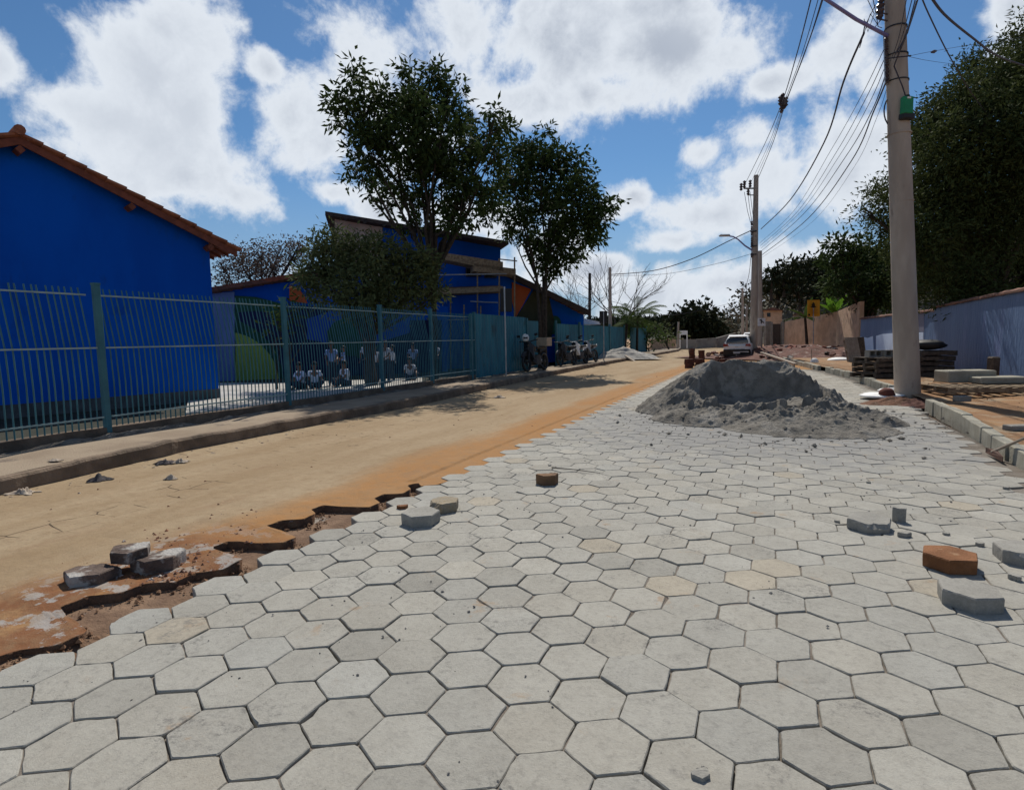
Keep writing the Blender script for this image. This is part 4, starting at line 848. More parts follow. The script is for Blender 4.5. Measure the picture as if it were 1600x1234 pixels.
def wire(label, pts, Ys, r, group=None, sag=None, m=None, name='overhead_cable'):
    P = [px(x, y, Y) for (x, y), Y in zip(pts, Ys)]
    # smooth curve through the points
    out = []; n = len(P)
    for i in range(n-1):
        p0, p1, p2_, p3_ = P[max(i-1, 0)], P[i], P[i+1], P[min(i+2, n-1)]
        for k in range(8):
            t = k/8; out.append(.5*((2*p1)+(-p0+p2_)*t+(2*p0-5*p1+4*p2_-p3_)*t*t+(-p0+3*p1-3*p2_+p3_)*t**3))
    out.append(P[-1]); mb = MB(); mb.tube(out, r, 5); o = mb.build(name, m or M_w, org=P[0]); return props(o, label, 'cable', group)
# high-voltage lines from the second pole up over the street
def lin(a, b, n): return [a+(b-a)*k/(n-1) for k in range(n)]
HVY = [35, 28, 21, 15, 11.5]
wire('high-voltage line on the left of the four passing through the spacer clamp', [(1163, 290), (1195, 225), (1221, 163), (1245, 85), (1272, -20)], HVY, .013, 'high-voltage lines')
wire('thin high-voltage line second from left of the four at the spacer clamp', [(1172, 288), (1200, 228), (1223, 166), (1252, 88), (1284, -20)], HVY, .008, 'high-voltage lines')
wire('high-voltage line third from left of the four at the spacer clamp', [(1179, 282), (1204, 226), (1224, 168), (1256, 88), (1290, -20)], HVY, .008, 'high-voltage lines')
wire('thick high-voltage line on the right of the four passing through the spacer clamp', [(1182, 285), (1207, 225), (1226, 166), (1262, 70), (1292, -20)], HVY, .014, 'high-voltage lines')
mb = MB(); 
for (x, y) in ((1219, 160), (1228, 162), (1221, 172), (1225, 166), (1223, 156)): insulator(mb, px(x, y, 21)-V(0, 0, .1), s=1.5)
mb.tube([px(1219, 161, 21), px(1228, 163, 21)], .03, 6); mb.tube([px(1223, 156, 21), px(1222, 174, 21)], .03, 6)
mb.build('spacer_clamp', M_porc, org=px(1223, 166, 21), label='dark cross-shaped spacer clamp holding the high-voltage lines apart', cat='clamp')
LV = [35, 26, 19, 14.5, NY-.1]
wire('thick twisted cable sagging between the two nearest poles, left of the thin bundle', [(1189, 358), (1235, 312), (1288, 222), (1318, 128), (1350, 52)], LV, .022, 'cables between the two nearest poles')
for (x0, y0, pts, r, lb) in ((1187, 380, [(1240, 330), (1300, 232), (1346, 150), (1381, 78)], .007, 'topmost thin cable of the bundle between the two nearest poles'),
  (1188, 384, [(1245, 332), (1308, 236), (1352, 156), (1383, 90)], .008, 'second thin cable of the bundle between the two nearest poles'),
  (1189, 388, [(1250, 332), (1312, 243), (1356, 166), (1384, 102)], .007, 'third thin cable of the bundle between the two nearest poles'),
  (1190, 392, [(1256, 334), (1322, 244), (1362, 174), (1385, 113)], .011, 'fourth cable of the bundle between the two nearest poles'),
  (1191, 398, [(1262, 342), (1330, 252), (1366, 172), (1386, 124)], .016, 'thick lowest cable of the bundle between the two nearest poles'),
  (1191, 402, [(1268, 348), (1334, 262), (1370, 184), (1388, 130)], .005, 'hair-thin cable just below the thick lowest one between the two nearest poles')):
    wire(lb, [(x0, y0)]+pts, LV, r, 'cables between the two nearest poles')
for k, (pts, r, lb) in enumerate((([(1391, 96), (1404, 60), (1420, -20)], .007, 'thin cable leaving the near pole towards the upper right, left one'), ([(1396, 92), (1410, 56), (1430, -20)], .007, 'thin cable leaving the near pole towards the upper right, middle one'), ([(1398, 100), (1418, 50), (1440, -20)], .012, 'thicker cable leaving the near pole towards the upper right'))):
    wire(lb, pts, [NY-.3, NY-1.5, NY-3.5], r, 'cables leaving the near pole upward')
wire('steep service cable dropping from the upper right into the dark tree', [(1436, -15), (1450, 20), (1482, 85), (1514, 140), (1540, 175)], [9.5, 10, 12, 15, 18], .011)
wire('thick purple-black cable curving across the top right corner', [(1450, -12), (1475, 22), (1518, 58), (1560, 88), (1610, 106)], [8, 8.6, 10, 12, 14], .017)
o = wire('thin guy wire running right from the near pole across the sky', [(1420, 88), (1455, 81), (1520, 70), (1640, 52)], [NY, 12.5, 14, 18], .004)
mb = MB(); a, b = px(1455.5, 82, 12.4), px(1463, 80, 12.5); mb.tube([a, (a+b)/2, b], [.018, .035, .018], 8); o2 = mb.build('insulator', M_porc, o, px(1420, 88, NY))
wire('faint lower guy wire running right from the near pole into the dark tree', [(1421, 89), (1450, 95), (1492, 101)], [NY, 14, 18], .004)
wire('thick twisted cable running left from the lamp pole to the slim fence pole', [(1174, 360), (1140, 376), (1080, 405), (1020, 423), (954, 429)], [35, 36, 38, 40, 41], .028)
wire('thin cable running left from the lamp pole to the slim fence pole', [(1176, 396), (1120, 412), (1040, 428), (954, 431)], [35, 37, 39, 41], .012)
wire('faint cable from the lamp pole towards the distant pole with crossarms', [(1175, 380), (1170, 430), (1162, 458)], [35, 48, 62], .02)
wire('faint low cables strung across the far end of the street', [(953, 470), (1050, 492), (1158, 470)], [41, 55, 62], .014)
# ---------------- signs ----------------
M_yel = mat('sign_yellow', (.72, .34, .02), (.66, .30, .02), 3, .5)
M_ink = mat('sign_ink', (.02, .015, .01), (.03, .02, .012), 3, .6)
M_sb = mat('sign_back_black', (.012, .012, .013), (.018, .018, .018), 3, .5)
def polesign(label, xb, yb, xt, yt, Y, r, plate, m, name='street_sign', cat='sign'):
    O = px(xb, yb, Y); t = thing(name, label, cat, O); mb = MB(); mb.tube([O-V(0, 0, .1), px(xt, yt, Y)], r, 10); mb.build('post', M_steel, t, O)
    if plate: mb = MB(); mb.slab(face(plate, Y+.05), back(.03)); mb.build('plate', m, t, O)
    return t, O
polesign('tall thin steel sign post with a dark plate on the left pavement near the motorcycle', 791, 595, 788, 448, 20.7, .032, [(782, 487), (782, 451), (800, 451), (800, 487)], M_sb)
polesign('slim sign post with a black plate on the pavement beside the farther motorcycles', 943.5, 567, 943, 486, 32, .03, [(937, 505), (937, 486), (949, 486), (949, 505)], M_sb)
t, O = polesign('yellow warning sign with a small black figure standing above the mud wall', 1271, 552, 1271, 474, 37, .03, [(1262, 495), (1262, 469), (1281, 468.5), (1281, 494)], M_yel)
mb = MB(); Ys = 36.98
mb.slab(face([(1271, 472), (1273.6, 476), (1273, 478), (1276, 480), (1271, 481), (1266, 480), (1269, 478), (1268.4, 476)], Ys-.02), back(.012)); mb.build('symbol', M_ink, t, O)
for y in (484, 486.5, 489): mb = MB(); mb.slab(face([(1265, y), (1278, y-.2), (1278, y+.4), (1265, y+.6)], Ys-.02), back(.012)); mb.build('text_line', mat('sign_ink_brown', (.5, .2, .02), (.45, .18, .02), 3, .6), t, O)
mb = MB(); mb.slab(face([(1262.6, 493), (1263.5, 490.5), (1266, 490.5), (1265.5, 493.5)], Ys-.02), back(.012)); mb.build('corner_mark', M_ink, t, O)
O = px(1190, 509, 34.4); t = thing('no_parking_sign', 'small white square sign with a dark slash, fixed beside the lamp pole', 'sign', O)
mb = MB(); mb.slab(face([(1184.5, 509), (1184.5, 497), (1196, 497), (1196, 509)], 34.4), back(.03)); mb.build('plate', M_white, t, O)
mb = MB(); mb.slab(face([(1187, 500), (1188, 499), (1194, 503.5), (1193.4, 505)], 34.38), back(.012)); mb.slab(face([(1189, 498.5), (1190.4, 498.5), (1190.4, 505.6), (1189, 505.6)], 34.385), back(.01)); mb.build('symbol', M_ink, t, O)
mb = MB(); mb.tube([px(1190, 548, 34.6), px(1190, 500, 34.6)], .05, 8); mb.build('post', M_pole, t, O)
O = px(1068, 545, 61); t = thing('notice_board', 'plain white board on two posts behind the pale wall at the end of the street', 'board', O)
mb = MB(); mb.slab(face([(1062.5, 523), (1062.5, 516.5), (1074, 516.5), (1074, 523)], 60.5), back(.08)); mb.build('board', M_white, t, O)
for x in (1062.5, 1073.5): mb = MB(); mb.tube([px(x, 544, 60.7), px(x, 517, 60.7)], .06, 6); mb.build('post', M_white, t, O)
# ---------------- vegetation ----------------
def leafmat(name, c1, c2, c3=None, tr=.22): return mat(name, c1, c2, 2.5, .8, vcol=False, spec=.06, transl=tr, c3=c3, s3=9, t3=.58)
L_mango = leafmat('leaf_dark', (.045, .070, .022), (.028, .045, .014), (.07, .10, .03))
L_bush = leafmat('leaf_bush', (.12, .145, .06), (.07, .09, .035), (.22, .24, .13))
L_acac = leafmat('leaf_feathery', (.065, .082, .028), (.038, .052, .017), (.10, .115, .04))
L_mid = leafmat('leaf_mid_green', (.06, .095, .025), (.035, .06, .015), (.10, .13, .03))
L_dry = leafmat('leaf_dry_brown', (.12, .085, .065), (.08, .055, .045), (.30, .27, .22))
L_far = leafmat('leaf_far', (.028, .034, .016), (.018, .024, .011), (.05, .055, .028), .05)
L_scrub = leafmat('leaf_grey_scrub', (.15, .14, .105), (.09, .085, .06), (.24, .22, .18), .05)
L_banana = leafmat('leaf_banana', (.13, .26, .03), (.09, .19, .02), None, .3)
def leaf_cloud(C, n, spread, ln, wd, droop=.3, seed=0, up=.2):
    """n leaves round each cluster centre; each leaf a folded pointed blade"""
    r = np.random.RandomState(seed); C = np.repeat(np.asarray(C), n, 0); N_ = len(C)
    off = r.normal(0, 1, (N_, 3))*spread*np.array([1, 1, .8]); P = C+off
    d = off/(np.linalg.norm(off, axis=1, keepdims=True)+1e-9)+r.normal(0, .6, (N_, 3)); d[:, 2] -= droop; d /= np.linalg.norm(d, axis=1, keepdims=True)
    s = r.normal(0, 1, (N_, 3)); s[:, 2] += 0; s -= d*(s*d).sum(1, keepdims=True); s /= np.linalg.norm(s, axis=1, keepdims=True)
    nn = np.cross(d, s); L_ = ln*(r.rand(N_, 1)*.7+.6); W_ = wd*(r.rand(N_, 1)*.6+.7)
    a = P; b = P+d*L_*.45+s*W_*.5+nn*W_*.12; c = P+d*L_-nn*L_*.12; e = P+d*L_*.45-s*W_*.5+nn*W_*.12
    return np.stack([a, b, c, e], 1).reshape(-1, 3)
def qidx(n): return np.arange(n*4).reshape(-1, 4)
def blob_clusters(blobs, dens, seed, zs=1.0, shell=.5):
    r = np.random.RandomState(seed); out = []
    for (c, rad) in blobs:
        n = max(3, int(dens*rad*rad)); d = r.normal(0, 1, (n, 3)); d /= np.linalg.norm(d, axis=1, keepdims=True)
        q_ = (shell+(1-shell)*r.rand(n, 1))*rad*(.8+.4*r.rand(n, 1)); out.append(np.array(c)+d*q_*np.array([1, 1, zs]))
    return np.vstack(out)
def tree(name, label, base, blobs, mleaf, mbark=None, group=None, r0=.16, fork=.3, dens=26, nleaf=12, spread=.22, ln=.26, wd=.10, droop=.35, seed=1, trunks=1, zs=1.0, shell=.45, limbs=True, cat='tree'):
    base = np.array(base, float); t = thing(name, label, cat, base, group=group); r = random.Random(seed)
    B = [(np.array(c, float), rad) for c, rad in blobs]; C = blob_clusters(B, dens, seed, zs, shell)
    vs = leaf_cloud(C, nleaf, spread, ln, wd, droop, seed)-base
    quads('crown', vs, qidx(len(vs)//4), mleaf, t, smooth=False)
    mb = MB(); cen = sum(c for c, _ in B)/len(B); H_ = cen[2]-base[2]
    fk = []
    for k in range(trunks):
        o = V(r.uniform(-1, 1), r.uniform(-1, 1), 0)*.18*(trunks > 1); f = base*(1-fork)+cen*fork; f[2] = base[2]+H_*fork*(1+.2*k); f += o*2
        fk.append(f); mid = (base+o+f)/2+V(r.uniform(-.1, .1), r.uniform(-.1, .1), 0); mb.tube([base+o-V(0, 0, .15), mid, f], [r0*1.15, r0*.85, r0*.7], 9)
    for c, rad in B:
        f = min(fk, key=lambda p: np.linalg.norm((p-c)[:2])); m1 = f*.6+c*.4+V(r.uniform(-.3, .3), r.uniform(-.3, .3), r.uniform(-.1, .3)); m2 = f*.25+c*.75+V(r.uniform(-.2, .2), r.uniform(-.2, .2), 0)
        mb.tube([f-V(0, 0, .1), m1, m2, c+V(0, 0, rad*.5)], [r0*.55, r0*.4, r0*.26, r0*.1], 7)
        if limbs:
            for _ in range(7):
                d = V(r.gauss(0, 1), r.gauss(0, 1), r.gauss(.3, 1)); d /= np.linalg.norm(d); e = c+d*rad*.9; s = m2*.4+c*.6
                mb.tube([s, (s+e)/2+V(0, 0, r.uniform(0, .15)), e], [r0*.16, r0*.1, r0*.04], 5)
    mb.build('trunk', mbark or M_bark, t, base, fix=False); return t
def pb(lst, Y, dj=.8, seed=3):          # crown masses read off the photo: x, y, radius in photo pixels, each at its own depth
    r = random.Random(seed); o = []
    for e in lst:
        dy = e[3] if len(e) > 3 else r.uniform(-dj, dj); o.append((px(e[0], e[1], Y+dy), e[2]*Y/FPX))
    return o
big = [(560,150,42),(535,180,26),(600,190,48),(660,130,36),(700,150,36),(640,200,50),(690,215,50),(745,205,40),(775,190,24),(570,225,36),(555,268,24),(620,270,40),(600,310,26),(690,280,46),(740,265,40),(725,320,40),(700,345,30),(660,320,24),(640,345,16),(760,300,30),(670,240,40),(775,240,22),(640,170,36)]
tree('broadleaf_tree', 'tall broad dark tree behind the fence with its crown above the two-storey building', px(672, 592, 20), pb(big, 20, 1.5), L_mango, r0=.12, fork=.42, dens=25, nleaf=34, spread=.16, ln=.25, wd=.09, seed=5, trunks=2, shell=.55)
t2l = [(850,240,30),(815,245,26),(890,262,34),(845,285,46),(800,300,24),(900,310,40),(935,330,24),(860,340,46),(905,360,36),(820,345,28),(925,368,20),(880,390,28),(835,390,20),(845,420,20),(868,415,16),(800,275,20),(780,330,14),(795,368,12)]
tree('broadleaf_tree', 'smaller round dark tree growing on the left pavement beside the motorcycles', px(850, 577, 25.5), pb(t2l, 25.5, 1.6), L_mango, r0=.085, fork=.5, dens=25, nleaf=34, spread=.17, ln=.27, wd=.10, seed=8, trunks=3, shell=.5)
bsh = [(505,385,20),(500,415,30),(530,400,34),(520,450,36),(560,400,36),(600,395,34),(565,440,42),(610,430,42),(640,420,36),(600,470,36),(645,465,30),(560,478,30),(490,440,24),(665,415,22),(680,455,18),(480,420,12),(520,360,10)]
tree('leafy_bush', 'large dense bushy tree standing behind the fence in front of the school buildings', px(580, 602, 18.3), pb(bsh, 18.3, .8), L_bush, r0=.10, fork=.35, dens=95, nleaf=20, spread=.15, ln=.19, wd=.06, seed=11, trunks=4, droop=.1)
bro = [(345,420,18),(375,400,24),(410,400,26),(440,395,22),(465,400,20),(390,430,26),(430,425,24),(350,440,16),(470,385,12)]
tree('dry_tree', 'brown half-bare tree rising behind the low mural building roof', px(400, 560, 33), pb(bro, 33, 1.5), L_dry, r0=.16, fork=.5, dens=26, nleaf=34, spread=.28, ln=.16, wd=.08, seed=13, limbs=True)
# garden plants in the school yard seen through the bars
for (x, y, Y, s, lb) in ((452, 470, 18, .5, 'leafy shrub with drooping leaves behind the fence post beside the mural'), (432, 500, 17.5, .45, 'low light-leaved shrub in front of the yellow-green mural')):
    tree('garden_shrub', lb, gp(x, 603, .06)*0+px(x, 600, Y), [(px(x+dx, y+dy, Y+dz), s*.6) for dx, dy, dz in ((0, 0, 0), (-14, 12, .3), (14, 8, -.2), (4, 26, .1))], L_mid, r0=.04, dens=50, nleaf=7, spread=.14, ln=.26, wd=.06, seed=int(x), cat='shrub')
# right-hand dark trees
rt = [(1500,170,42),(1460,190,30),(1545,140,45),(1590,130,50),(1440,230,36),(1500,240,60),(1570,220,70),(1430,290,40),(1480,310,60),(1550,320,80),(1620,300,90),(1400,310,26),(1365,300,14),(1350,330,10),(1405,360,34),(1440,380,50),(1500,400,60),(1570,410,70),(1640,400,80),(1375,350,16),(1450,440,40),(1520,450,50),(1590,450,50),(1600,60,30),(1620,110,50),(1680,200,100),(1680,340,100),(1460,165,16),(1425,215,14),(1520,100,24)]
tree('acacia_tree', 'huge dark feathery-leaved tree overhanging the blue garden wall on the right', px(1560, 560, 21), pb(rt, 21, 2.6), L_acac, r0=.22, fork=.3, dens=56, nleaf=50, spread=.25, ln=.17, wd=.055, seed=17, trunks=2, droop=.15, shell=.3)
rt2 = [(1310,385,20),(1300,410,16),(1335,395,24),(1365,400,28),(1340,430,30),(1385,440,34),(1320,440,22),(1300,440,14),(1370,465,22),(1395,400,22),(1400,470,24),(1340,465,14)]
tree('broadleaf_tree', 'dark rounded tree behind the mud wall left of the near pole', px(1360, 552, 34), pb(rt2, 34, 2), L_mango, r0=.2, fork=.3, dens=30, nleaf=20, spread=.32, ln=.32, wd=.14, seed=19, shell=.3)
bush3 = [(1290,475,14),(1300,460,12),(1310,485,12),(1330,480,16),(1350,475,12),(1290,455,10)]
tree('climbing_shrub', 'mixed green shrubs spilling over the top of the mud wall', px(1310, 550, 39), pb(bush3, 39.5, .6), L_mid, r0=.08, dens=16, nleaf=12, spread=.2, ln=.3, wd=.12, seed=23, cat='shrub')
# banana leaves by the sign
def palm(name, label, base, top, n, ln, wd, m, seed, cat='palm', lift=1.0, split=True):
    r = random.Random(seed); base = np.array(base, float); top = np.array(top, float); t = thing(name, label, cat, base)
    mb = MB(); mb.tube([base-V(0, 0, .1), (base+top)/2, top], [.11, .09, .08], 8); mb.build('trunk', M_bark, t, base)
    mb = MB()
    for k in range(n):
        a = 2*math.pi*k/n+r.uniform(-.3, .3); e0 = r.uniform(.2, 1.25)*lift; L_ = ln*r.uniform(.8, 1.15); p = top.copy(); d = V(math.cos(a)*math.cos(e0), math.sin(a)*math.cos(e0), math.sin(e0)); P = [p]
        for s in range(9): d = d+V(0, 0, -.17 if split else -.08); d /= np.linalg.norm(d); p = p+d*L_/9; P.append(p)
        if split:
            mb.tube(P, [.02*(1-i/11) for i in range(10)], 4)
            for i in range(1, 30):
                f = i/30*9; i0 = min(8, int(f)); q_ = P[i0]*(1-f+i0)+P[i0+1]*(f-i0); dd_ = P[i0+1]-P[i0]; dd_ = dd_/np.linalg.norm(dd_)
                for s in (-1, 1):
                    sd_ = np.cross(dd_, V(0, 0, 1))*s; e = q_+(sd_*.8+dd_*.5-V(0, 0, .35))*wd*(.5+.8*math.sin(i/30*3.0)); w = dd_*.035
                    mb.add([q_-w, q_+w, e], [(0, 1, 2)])
        else:
            vs = []
            for i in range(10):
                dd_ = P[min(9, i+1)]-P[max(0, i-1)]; sd_ = np.cross(dd_, V(0, 0, 1)); sd_ /= np.linalg.norm(sd_)+1e-9; w = wd*math.sin(.25+i/9*2.8)*.5; vs += [P[i]-sd_*w+V(0, 0, .03), P[i], P[i]+sd_*w+V(0, 0, .03)]
            mb.add(vs, [f for i in range(9) for f in ((i*3, i*3+1, i*3+4, i*3+3), (i*3+1, i*3+2, i*3+5, i*3+4))])
    mb.build('fronds' if split else 'leaves', m, t, base, fix=False); return t
palm('banana_plant', 'bright green banana plant behind the mud wall beside the yellow sign', px(1305, 550, 38.5), px(1303, 490, 38.5), 7, 1.5, .5, L_banana, 3, 'banana plant', 1.1, False)
palm('banana_plant', 'second banana plant with pale leaves left of the yellow sign', px(1262, 550, 40), px(1258, 497, 40), 7, 1.5, .5, L_mid, 9, 'banana plant', 1.1, False)
palm('palm_tree', 'small feathery palm by the end of the teal fence, left one', px(975, 560, 43), px(980, 505, 43), 15, 2.4, .55, L_mid, 5)
palm('palm_tree', 'small feathery palm by the end of the teal fence, right and taller one', px(995, 558, 45), px(996, 498, 45), 15, 2.6, .55, L_mid, 6)
tree('shrub', 'yellow-green shrub between the palms and the low brown wall', px(1015, 553, 50), pb([(1010, 525, 14), (1022, 518, 12), (1030, 528, 13), (1000, 530, 12), (990, 522, 10)], 50, 1), L_mid, r0=.08, dens=10, nleaf=12, spread=.3, ln=.35, wd=.16, seed=31, cat='shrub')
tree('shrub', 'dark rounded shrub left of the white board at the end of the street', px(1045, 548, 56), pb([(1040, 520, 14), (1050, 526, 10), (1030, 520, 11), (1022, 512, 9)], 56, 1), L_bush, r0=.1, dens=10, nleaf=12, spread=.3, ln=.35, wd=.16, seed=33, cat='shrub')
tree('broadleaf_tree', 'large dark round tree behind the pale wall at the end of the street', px(1085, 540, 72), pb([(1075, 500, 18), (1090, 492, 16), (1100, 500, 16), (1070, 515, 16), (1090, 512, 20), (1108, 512, 14), (1118, 518, 12), (1128, 520, 9), (1062, 505, 9), (1100, 520, 14)], 72, 2.5), L_far, r0=.4, dens=8, nleaf=24, spread=.6, ln=.75, wd=.4, seed=35, shell=.3)
# bare tree and thin poles behind the fence end
def bare(name, label, base, H_, seed, r0=.07, lean=0):
    r = random.Random(seed); base = np.array(base, float); mb = MB()
    def grow(p, d, L_, rad, depth):
        P = [p]; 
        for s in range(4): d = d+V(r.gauss(0, .10), r.gauss(0, .10), .03); d = d/np.linalg.norm(d); p = p+d*L_/4; P.append(p)
        mb.tube(P, [rad*(1-.13*s) for s in range(5)], 5)
        if depth:
            for k in range(r.choice((2, 3, 3))):
                nd = d+V(r.gauss(0, .5), r.gauss(0, .5), r.gauss(.1, .25)); grow(P[-1] if k < 2 else P[2], nd/np.linalg.norm(nd), L_*r.uniform(.62, .82), rad*.58, depth-1)
    for k in range(3): grow(base, V(r.gauss(lean, .22), r.gauss(0, .22), 1), H_*.36, r0, 4)
    return mb.build(name, mat('pale_twigs', (.20, .17, .14), (.13, .11, .09), 6, .9), org=base, fix=False, label=label, cat='tree')
bare('bare_tree', 'leafless pale tree with fine twigs behind the fence beside the slim concrete pole', px(962, 556, 44), 8.0, 41, .09, .1)
bare('bare_tree', 'leafless tree of upright thin stems behind the gable building roof end', px(905, 556, 42), 6.6, 44, .06)
# hillsides
def hill(name, m, cen, rx, ry, h, n=60, steep=False):
    xs = np.linspace(-1, 1, n); X, Y = np.meshgrid(xs, xs); R_ = np.hypot(X, Y); Z = h*(np.clip(1-np.clip(R_, 0, 1)**4, 0, 1) if steep else np.clip(np.cos(np.clip(R_, 0, 1)*math.pi)*.5+.5, 0, 1))*(1+.25*(fbm(X*4+7, Y*4, 4)-.5))+h*.04*(fbm(X*20, Y*20, 3)-.5)-.5
    vs = np.stack([X*rx, Y*ry, Z], -1).reshape(-1, 3)
    a = YAW; vs = np.stack([vs[:, 0]*math.cos(a)-vs[:, 1]*math.sin(a)+cen[0], vs[:, 0]*math.sin(a)+vs[:, 1]*math.cos(a)+cen[1], vs[:, 2]], 1)
    i = np.arange(n-1)[:, None]*n+np.arange(n-1)[None]
    quads(name, vs, np.stack([i, i+1, i+1+n, i+n], -1).reshape(-1, 4), m, kind='structure'); return vs
M_hill = mat('hill_scrub', (.045, .05, .028), (.025, .03, .017), .06, .95, 1, .8, c3=(.10, .09, .06), s3=.15, t3=.56)
M_hill2 = mat('hill_grey', (.12, .11, .085), (.06, .058, .04), .25, .95, 1.5, 1.2, c3=(.20, .18, .15), s3=.5, t3=.58)
hc = c2w(V(69, 104, 0)); hv = hill('hill_right', M_hill2, hc, 28, 32, 12.5, steep=True)
h1 = c2w(V(90, 420, 0)); hv1 = hill('hill_far', M_hill, h1, 210, 110, 11)
h2 = c2w(V(-10, 480, 0)); hv2 = hill('hill_far_left', M_hill, h2, 260, 90, 9.5)
def cover(name, hv_, n, nl, spread, ln, wd, m, label, seed, lo=1.0, lift=1.0):
    r = np.random.RandomState(seed); V_ = hv_[hv_[:, 2] > lo]; C = V_[r.randint(0, len(V_), n)]+r.normal(0, 1, (n, 3))*np.array([3, 3, .3])+np.array([0, 0, lift])
    vs = leaf_cloud(C, nl, spread, ln, wd, .0, seed); quads(name, vs, qidx(len(vs)//4), m, smooth=False, label=label, cat='woods', kind='stuff')
cover('hillside_scrub', hv, 1500, 16, .9, .8, .45, L_scrub, 'grey-brown scrub covering the steep slope behind the mud wall', 3, .5, .5)
cover('hillside_trees', hv, 420, 30, 1.0, .7, .4, L_far, 'dark bushes and small trees on the slope behind the mud wall', 4, 3.5, 1.6)
cover('far_woods', hv1, 2600, 14, 1.6, 2.2, 1.6, L_far, 'dark wooded ridge on the horizon beyond the street', 6, 2, 2)
cover('far_woods', hv2, 2600, 14, 1.6, 2.2, 1.6, L_far, 'low wooded ridge on the horizon at the left of the street end', 7, 2, 2)
fl = [(x, y) for x, y in ((1225, 418), (1245, 414), (1268, 412), (1205, 424), (1285, 418), (1215, 440), (1250, 440), (1280, 445))]
for k, (x, y) in enumerate(fl):
    tree('hillside_tree', 'dark tree on the crest of the slope behind the mud wall', px(x, y+45, 88+k%3*4), pb([(x-6, y+4, 10), (x+7, y+2, 10), (x, y+10, 13), (x+2, y+22, 10)], 88+k%3*4, 1.5), L_far, group='trees on the slope behind the mud wall', r0=.25, dens=4, nleaf=14, spread=.7, ln=.8, wd=.45, seed=50+k, limbs=False)
# weeds by the kerb
# ---------------- white car ----------------
M_car = mat('white_car_paint', (.74, .74, .73), (.70, .70, .69), 1, .25, spec=.5); M_cg = mat('car_glass', (.015, .018, .022), (.01, .012, .015), 1, .05, spec=.6)
M_red = mat('tail_light_red', (.25, .01, .01), (.18, .008, .008), 4, .2, spec=.6); M_chr = mat('alloy', (.5, .5, .52), (.4, .4, .42), 4, .35, metal=.8)
def car(label, loc, rz):
    t = thing('parked_car', label, 'car', loc, rz)
    def ring(y, zb, zt, wb, wt, f=.06):
        return [(-wb, y, zb), (-wb-.02, y, zb+.15), (-wb-.03, y, (zb+zt)/2), (-wt-.01, y, zt-f), (-wt+f, y, zt), (0, y, zt+.01), (wt-f, y, zt), (wt+.01, y, zt-f), (wb+.03, y, (zb+zt)/2), (wb+.02, y, zb+.15), (wb, y, zb)]
    mb = MB(); mb.loft([ring(-.02, .52, .92, .72, .68), ring(.05, .34, 1.0, .80, .77), ring(.25, .24, 1.06, .84, .82), ring(1, .22, 1.07, .86, .84), ring(2.6, .22, 1.05, .86, .84), ring(3.1, .22, 1.0, .86, .80), ring(3.9, .26, .90, .82, .70), ring(4.15, .40, .72, .70, .55)])
    body = mb.build('body', M_car, t, smooth=35)
    def cr(y, z, w, w0, zb=1.02): return [(-w0, y, zb), (-(w0*.45+w*.55), y, (zb+z)/2+.03), (-w, y, z-.05), (-w+.1, y, z), (0, y, z+.015), (w-.1, y, z), (w, y, z-.05), (w0*.45+w*.55, y, (zb+z)/2+.03), (w0, y, zb)]
    mb = MB(); mb.loft([cr(.12, 1.10, .74, .78), cr(.42, 1.50, .62, .80), cr(.7, 1.57, .62, .80), cr(1.6, 1.61, .63, .80), cr(2.2, 1.57, .61, .80), cr(2.95, 1.08, .72, .80)]); mb.build('cabin', M_car, t, smooth=35)
    mb = MB(); mb.slab([(-.70, .035, 1.10), (.70, .035, 1.10), (.66, .2, 1.30), (.53, .34, 1.45), (-.53, .34, 1.45), (-.66, .2, 1.30)], (0, .03, -.012)); mb.build('rear_window', M_cg, t)
    mb = MB(); mb.slab([(-.56, .30, 1.50), (.56, .30, 1.50), (.54, .52, 1.59), (-.54, .52, 1.59)], (0, 0, .03)); mb.build('spoiler', M_car, t)
    for s in (-1, 1):
        mb = MB(); mb.slab([(s*.80, .62, 1.09), (s*.80, 2.6, 1.09), (s*.665, 2.15, 1.50), (s*.66, .85, 1.50)], (s*.02, 0, .01)); mb.build('side_window', M_cg, t)
        mb = MB(); mb.slab([(s*.84, -.02, .86), (s*.84, -.02, 1.04), (s*.56, -.05, 1.02), (s*.50, -.05, .90)], (0, .08, 0)); mb.build('tail_light', M_red, t)
        mb = MB(); mb.box((s*.95, 2.3, 1.08), (.18, .09, .13), bev=.03); mb.build('wing_mirror', M_car if s < 0 else M_car, t)
        for y in (.78, 3.3):
            mb = MB(); mb.lathe((s*.79-.11, y, .33), [(.20, 0), (.31, .01), (.33, .05), (.33, .17), (.31, .21), (.20, .22)], 20, 'X'); w = mb.build('wheel', M_black, t, smooth=30)
            mb = MB(); mb.lathe((s*.79-.115, y, .33), [(.04, -.002), (.20, .006), (.20, .224), (.04, .232)], 14, 'X'); mb.build('rim', M_chr, w)
    mb = MB(); mb.slab([(-.82, -.05, .68), (.82, -.05, .68), (.86, .0, .46), (.80, .02, .24), (-.80, .02, .24), (-.86, 0, .46)], (0, .14, 0)); mb.build('bumper', M_black, t)
    mb = MB(); mb.box((0, -.06, .47), (.42, .02, .13)); mb.build('number_plate', mat('plate', (.5, .5, .5), (.45, .45, .45), 5, .5), t)
    mb = MB(); mb.box((0, -.055, .86), (.20, .02, .05)); mb.build('badge', M_chr, t)
    mb = MB(); mb.slab([(-.5, -.035, .66), (.5, -.035, .66), (.48, -.03, .74), (-.48, -.03, .74)], (0, .02, 0)); mb.build('hatch_trim', M_steel, t)
    return t
